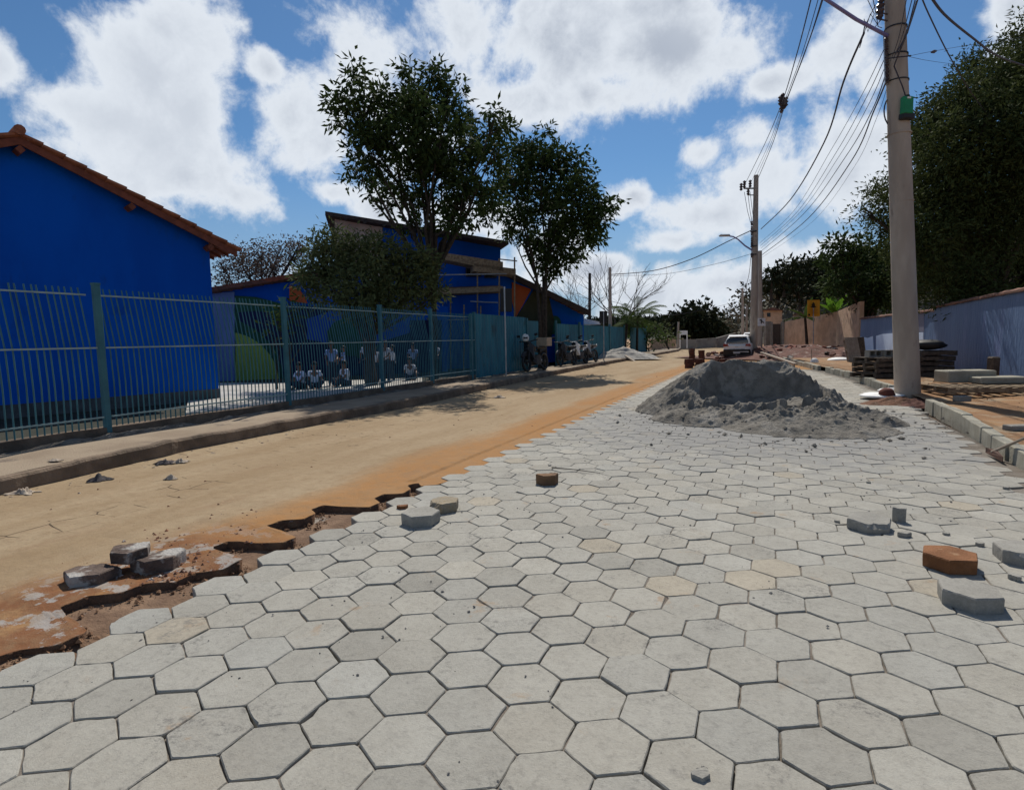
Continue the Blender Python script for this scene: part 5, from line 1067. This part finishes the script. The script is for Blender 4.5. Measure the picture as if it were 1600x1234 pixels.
cp_ = gp(1151, 562, 0); cr_ = car('small white hatchback seen from behind, parked on the dirt beside the lamp pole', cp_, math.radians(-2)); cr_.scale = (.88, 1, .88)
# vehicle glimpsed beyond it
car('white vehicle mostly hidden beyond the parked white hatchback at the end of the street', gp(1159, 549, 0)+V(.5, 6, 0), math.radians(0))
# ---------------- motorcycles ----------------
def motorcycle(label, loc, rz, lean=0.0, tank=M_dark, extra=True, sc_=1.0):
    t = thing('motorcycle', label, 'motorcycle', loc, rz, 'motorcycles parked by the teal fence'); t.rotation_euler = (lean, 0, rz); t.scale = (sc_,)*3
    for x in (-.64, .64):
        mb = MB(); n = 24; 
        mb.tube([V(x+.27*math.cos(a), 0, .30+.27*math.sin(a)) for a in np.linspace(0, 2*math.pi, n+1)], .045, 8, cap=False); w = mb.build('wheel', M_black, t, smooth=True)
        mb = MB(); mb.tube([V(x, -.05, .30), V(x, .05, .30)], .05, 10)
        for k in range(6): a = k*math.pi/3; mb.tube([V(x, 0, .30), V(x+.24*math.cos(a), 0, .30+.24*math.sin(a))], .012, 5)
        mb.build('rim', M_dark, w)
    mb = MB(); mb.loft([[(x, -w, z0), (x, w, z0), (x, w, z1), (x, -w, z1)] for x, w, z0, z1 in ((-.28, .09, .30, .48), (-.1, .14, .20, .55), (.15, .14, .20, .52), (.30, .08, .32, .46))]); mb.build('engine', M_dark, t)
    mb = MB(); mb.tube([V(.42, 0, .88), V(.30, 0, .62), V(.1, 0, .24), V(-.25, 0, .26), V(-.64, .0, .30)], .025, 6); mb.tube([V(.42, 0, .86), V(-.1, 0, .66), V(-.75, 0, .70)], .025, 6); mb.build('frame', M_dark, t)
    mb = MB(); mb.loft([[V(x, w*math.cos(a), z+h*math.sin(a)) for a in np.linspace(0, 2*math.pi, 10, endpoint=False)] for x, w, h, z in ((-.02, .06, .06, .74), (.08, .12, .11, .79), (.25, .14, .13, .82), (.38, .08, .09, .84))]); mb.build('fuel_tank', tank, t, smooth=True)
    mb = MB(); mb.box((-.36, 0, .79), (.66, .24, .09), bev=.035); mb.build('seat', M_black, t)
    mb = MB(); mb.loft([[(x, -.07, z), (x, .07, z), (x, .07, z+.10), (x, -.07, z+.10)] for x, z in ((-.30, .62), (-.6, .68), (-.88, .74))]); mb.build('tail', tank, t)
    mb = MB()
    for s in (-.08, .08): mb.tube([V(.64, s, .30), V(.44, s, .92)], .025, 8)
    mb.build('fork', M_dark, t)
    mb = MB(); mb.tube([V(.34, -.36, 1.04), V(.42, -.2, 1.02), V(.44, 0, .98), V(.42, .2, 1.02), V(.34, .36, 1.04)], .018, 8); hb = mb.build('handlebar', M_dark, t)
    for s in (-1, 1):
        mb = MB(); mb.tube([V(.38, s*.26, 1.04), V(.40, s*.32, 1.2)], .008, 5); mb.box((.40, s*.34, 1.22), (.03, .13, .08), bev=.012); mb.build('mirror', M_dark, hb)
    mb = MB(); mb.lathe((.47, 0, .90), [(.02, -.03), (.09, .0), (.10, .06), (.085, .10)], 14, 'X'); mb.build('headlight', M_cg, t)
    mb = MB(); mb.tube([V(.2, -.12, .3), V(0, -.16, .2), V(-.3, -.17, .24), V(-.8, -.19, .36)], [.025, .03, .045, .05], 8); mb.build('exhaust', M_chr, t)
    mb = MB(); mb.tube([V(.64+.35*math.cos(a), 0, .30+.35*math.sin(a)) for a in np.linspace(.6, 2.4, 8)], .05, 6); mb.build('mudguard', tank, t)
    mb = MB(); mb.loft([[V(x, -w, z0), V(x, w, z0), V(x-.04, w*.8, z1), V(x-.04, -w*.8, z1)] for x, w, z0, z1 in ((.30, .17, .38, .80), (.42, .20, .40, .90), (.52, .14, .62, 1.02), (.56, .06, .74, .98))]); mb.build('fairing', tank, t)
    mb = MB(); mb.tube([V(-.05, .1, .25), V(-.12, .32, .0)], .015, 6); mb.build('kick_stand', M_dark, t)
    return t
Zp = .19
mp_ = px(838, 578, 23.2); mp_[2] = Zp
motorcycle('dark motorcycle with a carton box on its rack, nearest one on the left pavement', mp_, YAW+math.radians(-120), .10, M_dark, sc_=1.15)
def dirv(a): return V(math.cos(a), math.sin(a), 0)
a_ = YAW+math.radians(-120)
mb = MB(); c = mp_+dirv(a_)*(-.66)*1.1+V(0, 0, 1.02*1.1+.02); mb.box(c+V(0, 0, -.01), (.46, .48, .34), rz=a_, bev=.01); o = mb.build('carton', mat('cardboard', (.42, .33, .24), (.36, .28, .2), 5, .9), org=c, label='pale cardboard box strapped on the rack of the nearest motorcycle', cat='box')
c = mp_+dirv(a_)*(.36)*1.1+c2w(V(-.22, -.1, 0))+V(0, 0, 1.30); mb = MB(); mb.lathe(c, [(.02, -.14), (.10, -.13), (.135, -.04), (.135, .04), (.10, .12), (.04, .145), (.005, .15)], 16); h = mb.build('helmet', M_white, org=c, smooth=True, label='white and black helmet hung on the handlebar of the nearest motorcycle', cat='helmet')
mb = MB(); q_ = c-HF*.095; mb.box(q_, (.17, .09, .08), rz=YAW, bev=.02); mb.build('visor', M_black, h, c)
for (x, y, Y, a, tk, lb) in ((887, 568, 27.0, -122, M_dark, 'black motorcycle in the tree shade, left one of the farther group'), (907, 567, 28.5, -120, M_white, 'motorcycle with white tank fairing, middle one of the farther group'), (924, 566, 30.0, -118, mat('silver_paint', (.35, .35, .36), (.3, .3, .31), 4, .4, metal=.5), 'silver motorcycle, right one of the farther group by the sheet fence')):
    p = px(x, y, Y); p[2] = Zp; motorcycle(lb, p, YAW+math.radians(a), .10, tk, sc_=1.08)
# ---------------- people in the yard ----------------
M_skin = mat('skin_brown', (.20, .10, .06), (.16, .08, .05), 5, .6); M_hair = mat('hair_black', (.012, .010, .009), (.02, .015, .012), 20, .7)
M_shirt = mat('white_school_shirt', (.60, .66, .78), (.52, .58, .70), 4, .8); M_shb = mat('blue_school_shirt', (.22, .32, .60), (.18, .27, .52), 4, .8); M_pants = mat('navy_trousers', (.02, .025, .05), (.015, .02, .04), 4, .85)
def skin(name, V_, E_, R_, m, parent, sub=2, root=0):
    me = bpy.data.meshes.new(name); me.from_pydata([tuple(map(float, p)) for p in V_], E_, []); me.update(); o = bpy.data.objects.new(name, me); COL.objects.link(o); o.parent = parent
    md = o.modifiers.new('skin', 'SKIN'); md.use_smooth_shade = True
    if not me.skin_vertices: me.skin_vertices.new()
    for i, r_ in enumerate(R_):
        sv = me.skin_vertices[0].data[i]; sv.radius = (r_, r_) if not hasattr(r_, '__len__') else r_; sv.use_root = (i == root)
    s = o.modifiers.new('sub', 'SUBSURF'); s.levels = sub; s.render_levels = sub; me.materials.append(m); return o
def person(label, loc, rz, H_=1.5, pose='stand', shirt=None, arm=(.2, .2)):
    t = thing('person', label, 'person', loc, rz, 'pupils in the school yard'); t.scale = (H_/1.7,)*3
    if pose == 'stand':
        hip = .88; J = dict(pel=(0, 0, .92), wai=(0, 0, 1.06), chs=(0, .01, 1.27), nck=(0, 0, 1.44), hd0=(0, .01, 1.53), hd1=(0, .02, 1.62), hd2=(0, .0, 1.67))
        L_ = {s: dict(hip=(s*.09, 0, .88), kn=(s*.10, .03, .48), an=(s*.11, -.01, .08), to=(s*.12, .14, .03)) for s in (-1, 1)}
    else:
        J = dict(pel=(0, 0, .13), wai=(0, 0, .27), chs=(0, .04, .48), nck=(0, .05, .65), hd0=(0, .07, .74), hd1=(0, .08, .83), hd2=(0, .06, .88))
        L_ = {s: dict(hip=(s*.10, .03, .13), kn=(s*.26, .40, .30), an=(s*.05, .42, .06), to=(s*.02, .54, .04)) for s in (-1, 1)}
    c = J['chs']; names = []; P = []; R_ = []; E_ = []
    def add(p, r_, par=None): P.append(p); R_.append(r_); E_.append((par, len(P)-1)) if par is not None else None; return len(P)-1
    pel = add(J['pel'], (.13, .10)); wai = add(J['wai'], (.115, .09), pel); chs = add(J['chs'], (.14, .10), wai); nk = add(J['nck'], .055, chs); h0 = add(J['hd0'], .075, nk); h1 = add(J['hd1'], .088, h0); h2 = add(J['hd2'], .06, h1)
    hands = []
    for s, af in ((-1, arm[0]), (1, arm[1])):
        z = c[2]+.10; sh = add((s*.17, c[1], z), .055, chs); el = add((s*.22, c[1]+.05+af*.3, z-.26+af*.10), .04, sh); wr = add((s*(.21-af*.12), c[1]+.12+af*.75, z-.44+af*.55), .028, el); hd = add((s*(.20-af*.13), c[1]+.14+af*.9, z-.51+af*.6), (.032, .016), wr)
        for f in range(4):
            k = add((s*(.20-af*.13)+(f-1.5)*.017, c[1]+.15+af*1.0, z-.575+af*.62-abs(f-1.3)*.006), .008, hd); add((s*(.20-af*.13)+(f-1.5)*.018, c[1]+.165+af*1.03, z-.605+af*.62), .007, k)
        add((s*(.20-af*.13)-s*.035, c[1]+.17+af*.92, z-.54+af*.6), .009, hd)
    for s in (-1, 1):
        hp = add(L_[s]['hip'], .085, pel); kn = add(L_[s]['kn'], .06, hp); an = add(L_[s]['an'], .04, kn); add(L_[s]['to'], (.035, .025), an)
    skin('body', P, E_, R_, M_skin, t)
    # face: nose, eyes, mouth, ears in one small mesh each
    hc_ = V(*J['hd1']); mb = MB(); mb.tube([hc_+V(0, .085, .0), hc_+V(0, .108, -.03)], [.008, .014], 6)
    for s in (-1, 1): mb.box(hc_+V(s*.088, 0, -.01), (.014, .035, .05), bev=.005)
    mb.build('nose_and_ears', M_skin, t, smooth=True)
    for s in (-1, 1): mb = MB(); mb.lathe(hc_+V(s*.032, .082, .01), [(.004, -.008), (.011, 0), (.004, .008)], 8); mb.build('eye', M_hair, t)
    mb = MB(); mb.box(hc_+V(0, .082, -.055), (.04, .01, .008), bev=.003); mb.build('mouth', mat('lips', (.2, .07, .05), (.18, .06, .04), 3, .6), t)
    vs = []; ring = []
    mb = MB(); n = 14
    for (ph, rr) in ((.95, 1.0), (.7, 1.08), (.45, 1.1), (.2, 1.12), (.02, 1.12)):
        ring.append([hc_+V(math.cos(a)*math.sin(ph*1.9)*.098*rr, math.sin(a)*math.sin(ph*1.9)*.105*rr-.018-.02*ph, math.cos(ph*1.9)*.115*rr+.0+(.03*ph if math.sin(a) > .3 else 0)) for a in np.linspace(0, 2*math.pi, n, endpoint=False)])
    mb.loft(ring); mb.build('hair', M_hair, t, smooth=True)
    # shirt and trousers as slightly larger skins over the body
    sp_ = [J['pel'], J['wai'], J['chs'], (0, c[1], c[2]+.13)]; E2 = [(0, 1), (1, 2), (2, 3)]; R2 = [(.15, .12), (.135, .11), (.158, .118), (.075, .06)]
    for s, af in ((-1, arm[0]), (1, arm[1])):
        z = c[2]+.10; k = len(sp_); sp_ += [(s*.17, c[1], z), (s*.205, c[1]+.03+af*.2, z-.17+af*.07)]; E2 += [(2, k), (k, k+1)]; R2 += [.075, .068]
    skin('shirt', sp_, E2, R2, shirt or M_shirt, t)
    tp = [(J['pel'][0], J['pel'][1], J['pel'][2]-.0)]; E3 = []; R3 = [(.14, .115)]
    for s in (-1, 1):
        k = len(tp); tp += [L_[s]['hip'], L_[s]['kn'], L_[s]['an']]; E3 += [(0, k), (k, k+1), (k+1, k+2)]; R3 += [.10, .078, .06]
    skin('trousers', tp, E3, R3, M_pants, t)
    for s in (-1, 1):
        a_ = V(*L_[s]['an']); b = V(*L_[s]['to']); mb = MB(); mb.loft([[a_+V(-.045, -.06, -.075), a_+V(.045, -.06, -.075), a_+V(.04, -.05, -.0), a_+V(-.04, -.05, -.0)], [a_+V(-.05, .05, -.075), a_+V(.05, .05, -.075), a_+V(.04, .04, .0), a_+V(-.04, .04, .0)], [V(b[0]-.04, b[1]+.03, a_[2]-.075), V(b[0]+.04, b[1]+.03, a_[2]-.075), V(b[0]+.03, b[1]+.02, a_[2]-.035), V(b[0]-.03, b[1]+.02, a_[2]-.035)]]); mb.build('shoe', M_black, t)
    return t
PP = [(517, 540, 18.6, 'stand', M_shb, 'child in a blue-white shirt standing behind the bars left of the middle', 200), (537, 553, 20.5, 'stand', M_shb, 'child standing half hidden just right of the blue-shirted one', 120),
 (573, 536, 18.8, 'stand', None, 'taller child in a white shirt standing left of the wide fence post', 170), (585, 548, 19.6, 'stand', None, 'child in white pressed against the wide fence post, left side', 200),
 (602, 538, 19.4, 'stand', None, 'child in white standing right of the wide fence post', 160), (613, 545, 20.2, 'stand', None, 'child in white turned sideways, second right of the wide fence post', 90),
 (645, 541, 21.0, 'stand', M_shb, 'child in a pale blue shirt standing between the two right-hand posts', 180), (679, 538, 21.5, 'stand', None, 'child in white standing alone at the right-hand end of the barred fence', 180),
 (470, 579, 17.4, 'sit', None, 'child in white sitting on the ground, leftmost of the seated ones', 150), (491, 577, 17.6, 'sit', None, 'child in a bright white shirt sitting beside the leftmost seated one', 200),
 (540, 577, 18.2, 'sit', None, 'child in white sitting alone on the ground near the middle', 140), (640, 575, 20.5, 'sit', None, 'child in white sitting on the ground between the right-hand posts', 200)]
for (x, y, Y, ps, sh, lb, a) in PP:
    p = px(x, y, Y); H_ = 1.5
    p[2] = .066 if ps == 'stand' else .07
    zt_ = px(x, y, Y)[2]
    if ps == 'stand': H_ = min(1.72, max(1.25, (zt_-.066)/.93))
    person(lb, p, YAW+math.radians(a), H_, ps, sh, (rnd.uniform(.1, .5), rnd.uniform(.1, .3)))
# ---------------- stacks, pallets, rubble ----------------
def block(name, m, c, d, rz, label=None, cat=None, group=None, bev=.006, rx=0, ry=0, hole=False):
    mb = MB(); mb.box((0, 0, d[2]/2), d, bev=bev); o = mb.build(name, m); o.location = tuple(map(float, c)); o.rotation_euler = (rx, ry, rz); return props(o, label, cat, group)
def hexo(m, c, rz, label, group, rad=.155, th=.08):
    mb = MB(); hex_block(mb, 0, 0, th, rad, th, (1, 1, 1), bev=.006, nseg=1); o = mb.build('stacked_paver', m); o.location = tuple(map(float, c)); o.rotation_euler = (rnd.uniform(-.03, .03), rnd.uniform(-.03, .03), rz); return props(o, label, 'paver', group)
S1 = gp(1076, 575, 0); S2 = gp(1092, 575, 0)
for (b, n, o_, lb) in ((S1, 5, V(0, 0, 0), 'left'), (S2, 5, V(0, 0, 0), 'right')):
    for k in range(n): hexo(M_lpr, b+V(rnd.uniform(-.02, .02), rnd.uniform(-.02, .02), k*.082), rnd.random(), 'dark red paver, %s from the ground in the %s front stack beyond the paving'%(ORD[k], lb), 'dark red pavers in the %s front stack'%lb, .20)
for (x, y, n, lb) in ((1081, 571, 10, 'narrow tall back stack'), (1096, 571, 9, 'right-hand back stack')):
    for k in range(n): hexo(M_lpr, gp(x, y, 0)+V(rnd.uniform(-.02, .02), rnd.uniform(-.02, .02), k*.082), rnd.random(), 'dark red paver, %s from the ground in the %s'%(ORD[k], lb), 'dark red pavers in the %s'%lb, .155)
for (x0, x1, y, n) in ((1104, 1150, 576, 5), (1112, 1158, 571, 5), (1118, 1140, 566, 3), (1122, 1142, 562, 3)):
    for k in range(n):
        p = gp(x0+(x1-x0)*k/(n-1), y, 0)
        for j in range(1 if y > 573 else 2): hexo(M_lpr, p+V(0, 0, j*.082), rnd.random(), 'dark red paver lying in the low rows between the sand heap and the white car', 'dark red pavers in low rows by the white car', .19)
# red-brown rubble bank below the mud wall
def bank(x, y, seed=0): return fbm(x*.5+seed, y*.5, 4)
M_rr = mat('red_rubble_soil', (.13, .055, .04), (.08, .035, .025), 2.5, .95, 1.5, 8, c3=(.26, .20, .17), s3=3, t3=.56)
rc = gp(1262, 566, .15)
n = 90; X, Y = np.meshgrid(np.linspace(-1, 1, n), np.linspace(-1, 1, n)); R_ = np.hypot(X, Y)
Z = .75*np.clip(1-R_**2, 0, 1)*(.35+.9*fbm(X*5, Y*5, 4))-.05; q_ = np.arange(n-1)[:, None]*n+np.arange(n-1)[None]
c_ = c2w(V(17.3, 35.5, 0)); ax_ = c2w(V(4.6, 3.0, 0)); ay_ = c2w(V(-2.2, 5.6, 0))
vs = np.stack([X*ax_[0]+Y*ay_[0], X*ax_[1]+Y*ay_[1], Z], -1).reshape(-1, 3)
o = quads('rubble_bank', vs, np.stack([q_, q_+1, q_+1+n, q_+n], -1).reshape(-1, 4), M_rr, smooth=False, label='low bank of red-brown rubble and lifted pavers in front of the mud wall', cat='rubble', kind='stuff'); o.location = (c_[0], c_[1], .12)
kinds = [(M_lpr, 'dark red'), (M_lpd, 'dusty brown'), (mat('red_brick', (.22, .07, .045), (.16, .05, .035), 6, .9), 'brick red')]
for k in range(150):
    a, b = rnd.uniform(-1, 1), rnd.uniform(-1, .9)
    if a*a+b*b > 1: continue
    m, cn_ = kinds[k % 3]; p = c_+ax_*a+ay_*b; z = .12+max(0, .42*(1-a*a-b*b))+rnd.uniform(0, .14)
    mb = MB(); hex_block(mb, 0, 0, .08, .17, .08, (1, 1, 1), bev=.006, nseg=1); o = mb.build('lifted_paver', m); o.location = (p[0], p[1], z); o.rotation_euler = (rnd.gauss(0, .35), rnd.gauss(0, .35), rnd.random()*3)
    props(o, '%s old paver tipped on the rubble bank in front of the mud wall'%cn_, 'paver', '%s pavers on the rubble bank'%cn_)
# plank and log across the sand heap back
def plank(label, a, b, w, th, m=M_wood, name='timber_plank', cat='plank'):
    a, b = np.array(a, float), np.array(b, float); d = b-a; L_ = np.linalg.norm(d); mid = (a+b)/2; mb = MB(); mb.box((0, 0, 0), (L_, w, th), bev=.006); o = mb.build(name, m); o.location = tuple(mid); o.rotation_mode = 'QUATERNION'; o.rotation_quaternion = Vector(d).to_track_quat('X', 'Z'); return props(o, label, cat)
M_palew = mat('pale_timber', (.50, .42, .34), (.40, .33, .26), 8, .9)
plank('long pale plank lying beside the sand heap towards the lamp pole', px(1190, 551, 30)*1, px(1243, 569, 24), .14, .08, M_palew)
plank('pale timber offcut sticking up from the rubble bank', px(1221, 553, 34), px(1234, 546, 34.5), .16, .10, M_palew)
plank('dark board lying at the foot of the rubble bank near the leaning pallet', px(1283, 571, 25), px(1312, 573, 24), .2, .05, M_wood)
plank('second board lying behind the other below the leaning pallet', px(1290, 567, 27), px(1345, 570, 25), .2, .05, M_palew)
mb = MB(); mb.tube([px(1268, 568, 26), px(1268, 545, 26)], .02, 6); mb.build('marker_stake', M_palew, org=px(1268, 568, 26), label='thin upright stake standing in the rubble in front of the mud wall', cat='stake')
def bag(label, p, s, m=M_white, flat=.6, cat='bag', name='plastic_bag'):
    p = np.array(p, float); n = 16; vs = []; mb = MB(); sd_ = rnd.random()*40; rings = []
    for i in range(9):
        ph = math.pi*(i+.35)/9.4; rings.append([V(math.cos(a)*math.sin(ph)*s*(.75+.5*float(fbm(math.cos(a)*2+sd_, i*.8, 3))), math.sin(a)*math.sin(ph)*s*(.75+.5*float(fbm(math.sin(a)*2+sd_, i*.8+9, 3))), (1-math.cos(ph))*s*flat*.6*(.8+.4*float(fbm(a_k*1.0+sd_, 3, 2) if False else .5))) for a in np.linspace(0, 2*math.pi, n, endpoint=False)])
    mb.loft(rings); o = mb.build(name, m, smooth=True); o.location = tuple(p); return props(o, label, cat)
bag('small upright white plastic bag at the foot of the rubble bank', px(1272, 573, 25.5), .17, flat=1.9)
bag('crumpled white sheet lying below the leaning pallet', px(1312, 567, 27), .55, flat=.4)
bag('flattened white plastic sheet between the sand heap and the near pole', gp(1376, 622, .02), .42, flat=.25)
bag('white plastic sack on the ground left of the near pole', gp(1392, 616, .05), .25, flat=.5)
for k, (x, y) in enumerate(((1340, 610), (1352, 612), (1330, 604), (1346, 617))): pass
bag('round red-brown clay ball beside the white sheet near the pole', gp(1385, 624, .02), .15, mat('clay_red', (.16, .05, .035), (.11, .04, .03), 7, .9), 1.4, 'clay lump', 'clay_lump')
# soil lumps round the foot of the near pole
M_lump = mat('red_soil_lump', (.25, .12, .07), (.15, .075, .045), 6, .95, 1.5, 25, c3=(.38, .27, .19), s3=6, t3=.58)
def mound(label, p, rx, ry, h, m, cat='soil', name='soil_mound', kind='stuff', rz=YAW, sm=False):
    n = 46; X, Y = np.meshgrid(np.linspace(-1, 1, n), np.linspace(-1, 1, n)); sd_ = rnd.random()*30; R_ = np.hypot(X, Y)+.25*(fbm(X*2+sd_, Y*2, 3)-.5)
    Z = h*np.clip(1-R_, 0, 1)**.8*(.4+1.1*fbm(X*4+sd_, Y*4, 4))-.02; q_ = np.arange(n-1)[:, None]*n+np.arange(n-1)[None]
    o = quads(name, np.stack([X*rx, Y*ry, Z], -1).reshape(-1, 3), np.stack([q_, q_+1, q_+1+n, q_+n], -1).reshape(-1, 4), m, smooth=sm, label=label, cat=cat, kind=kind); o.location = tuple(map(float, p)); o.rotation_euler = (0, 0, rz); return o
mound('red soil and stones heaped round the foot of the near pole', gp(1400, 630, 0), .75, .45, .16, M_lump)
mound('dark excavated soil right of the near pole beside the kerb gap', gp(1440, 632, 0), .6, .4, .14, M_rr)
mound('small whitish heap of lime sand on the left pavement beyond the motorcycles', px(970, 568, 36.5)*V(1, 1, 0)+V(0, 0, .11), 2.3, 1.3, .75, mat('white_sand', (.55, .52, .47), (.46, .43, .38), 4, .95, 1, 20), 'sand', 'sand_mound', None, sm=True)
plank('grey timber lying over the whitish heap on the left pavement', px(972, 553, 36), px(993, 566, 34.5), .16, .1, M_palew)
# pallets
def pallet(label, loc, rz, n=7, L_=1.2, W_=1.0, tilt=0, m=M_wood, group=None):
    t = thing('pallet', label, 'pallet', loc, rz, group); t.rotation_euler = (tilt, 0, rz)
    for k in range(n): mb = MB(); mb.box((-L_/2+.05+(L_-.1)*k/(n-1), 0, .13), (.10, W_, .02), bev=.003); mb.build('deck_board', m, t)
    for y in (-W_/2+.05, 0, W_/2-.05):
        mb = MB(); mb.box((0, y, .075), (L_, .09, .085), bev=.004); mb.build('stringer', m, t)
    for k in (0, n//2, n-1): mb = MB(); mb.box((-L_/2+.05+(L_-.1)*k/(n-1), 0, .02), (.10, W_, .02)); mb.build('bottom_board', m, t)
    return t
M_dwood = mat('dark_timber', (.13, .10, .075), (.07, .055, .042), 9, .9, .6, 50)
pr = gp(1540, 612, .17); pallet('long wooden pallet carrying two concrete kerb slabs in front of the blue wall', pr, YAW-.08, 10, 2.0, 1.0, m=M_wood)
block('kerb_slab', M_ks, gp(1506, 607, .17)+V(0, 0, .145), (.98, .5, .26), YAW-.08, 'thick concrete kerb slab on the left end of the long pallet', 'concrete slab', bev=.02)
block('kerb_slab', M_ks, gp(1552, 609, .17)+V(.05, 0, .145), (.95, .5, .14), YAW-.1, 'thinner concrete slab on the right part of the long pallet', 'concrete slab', bev=.02)
block('tree_stump_post', M_dwood, px(1551, 590, 14.0)*V(1, 1, 0)+V(0, 0, .17), (.20, .2, .62), YAW, 'short thick timber stump standing between the pallet and the blue wall', 'stump', bev=.03)
block('grey_block', M_conc, gp(1503, 627, .17), (.24, .16, .10), YAW+.1, 'small grey concrete block lying on the verge before the long pallet', 'block', bev=.01)
block('grey_block', M_conc, gp(1604, 672, .17), (.5, .16, .07), YAW, 'flat dark slab on the verge at the right edge of the picture', 'block', bev=.01)
# stack of pallets with blocks behind the near pole
ps = px(1378, 592, 16.4)*V(1, 1, 0)+V(0, 0, .16)
for k in range(4): pallet('dark wooden pallet, %s from the ground in the left stack behind the near pole' % ORD[k], ps+V(rnd.uniform(-.05, .05), rnd.uniform(-.05, .05), k*.145), YAW+rnd.uniform(-.05, .05)+.1, 7, 1.15, 1.0, m=M_dwood, group='pallets stacked behind the near pole on the left')
ps2 = px(1445, 592, 16.6)*V(1, 1, 0)+V(0, 0, .16)
for k in range(5): pallet('dark wooden pallet, %s from the ground in the right stack behind the near pole' % ORD[k], ps2+V(rnd.uniform(-.05, .05), rnd.uniform(-.05, .05), k*.145), YAW+rnd.uniform(-.05, .05), 7, 1.0, 1.0, m=M_dwood, group='pallets stacked behind the near pole on the right')
for (dx, lb) in ((-.33, 'hollow concrete block on top of the left pallet stack, left one'), (.12, 'hollow concrete block on top of the left pallet stack, right one')):
    t = thing('hollow_block', lb, 'concrete block', ps+c2w(V(dx, -.1, 0))+V(0, 0, .585), YAW+.1)
    mb = MB(); mb.box((0, 0, .015), (.39, .19, .03)); mb.box((0, 0, .175), (.39, .19, .03)); 
    for x in (-.18, 0, .18): mb.box((x, 0, .095), (.03, .19, .128))
    mb.build('shell', M_conc, t); mb = MB(); mb.box((0, .07, .095), (.325, .02, .126)); mb.build('web', M_conc, t)
bag('black plastic sheet bundled on top of the right pallet stack', ps2+V(0, 0, .74), .5, M_black, .5, 'sheet', 'plastic_sheet')
lp = px(1329, 571, 25.5)*V(1, 1, 0)+V(0, 0, .16)
pallet('pale pallet leaning upright against the end of the blue wall', lp+V(0, 0, .5), YAW+.15, 6, .62, 1.1, tilt=math.radians(72), m=M_palew)
pallet('dark pallet leaning behind the pale one at the end of the blue wall', lp+c2w(V(.45, .25, 0))+V(0, 0, .5), YAW+.1, 6, .5, 1.1, tilt=math.radians(78), m=M_dwood)
# hoe with its handle over the kerb
t = thing('hoe', 'hoe with rusty blade by the right kerb, pale handle over the kerb stones', 'hoe', gp(1548, 708, .03)); OO = gp(1548, 708, .03)
mb = MB(); mb.tube([gp(1550, 706, .06), px(1640, 668, 5.6)], .016, 8); mb.build('handle', M_palew, t, OO)
a = gp(1541, 703, .05); b = gp(1567, 722, .02); mb = MB(); mb.slab([a+V(0, 0, .03), gp(1558, 703, .1), b+V(0, 0, .06), b, a-V(0, 0, .03)], c2w(V(0, .01, 0))); mb.build('blade', mat('rusty_steel', (.10, .045, .03), (.07, .035, .025), 9, .8), t, OO)
# more debris on the verge
chips('verge_rubble', 260, lambda: (rnd.uniform(3.3, 6.3), rnd.uniform(6, 22)), .01, .07, M_lump, zf=lambda x, y: VZ, kind='stuff', label='stones and broken bits scattered on the orange verge', cat='rubble')
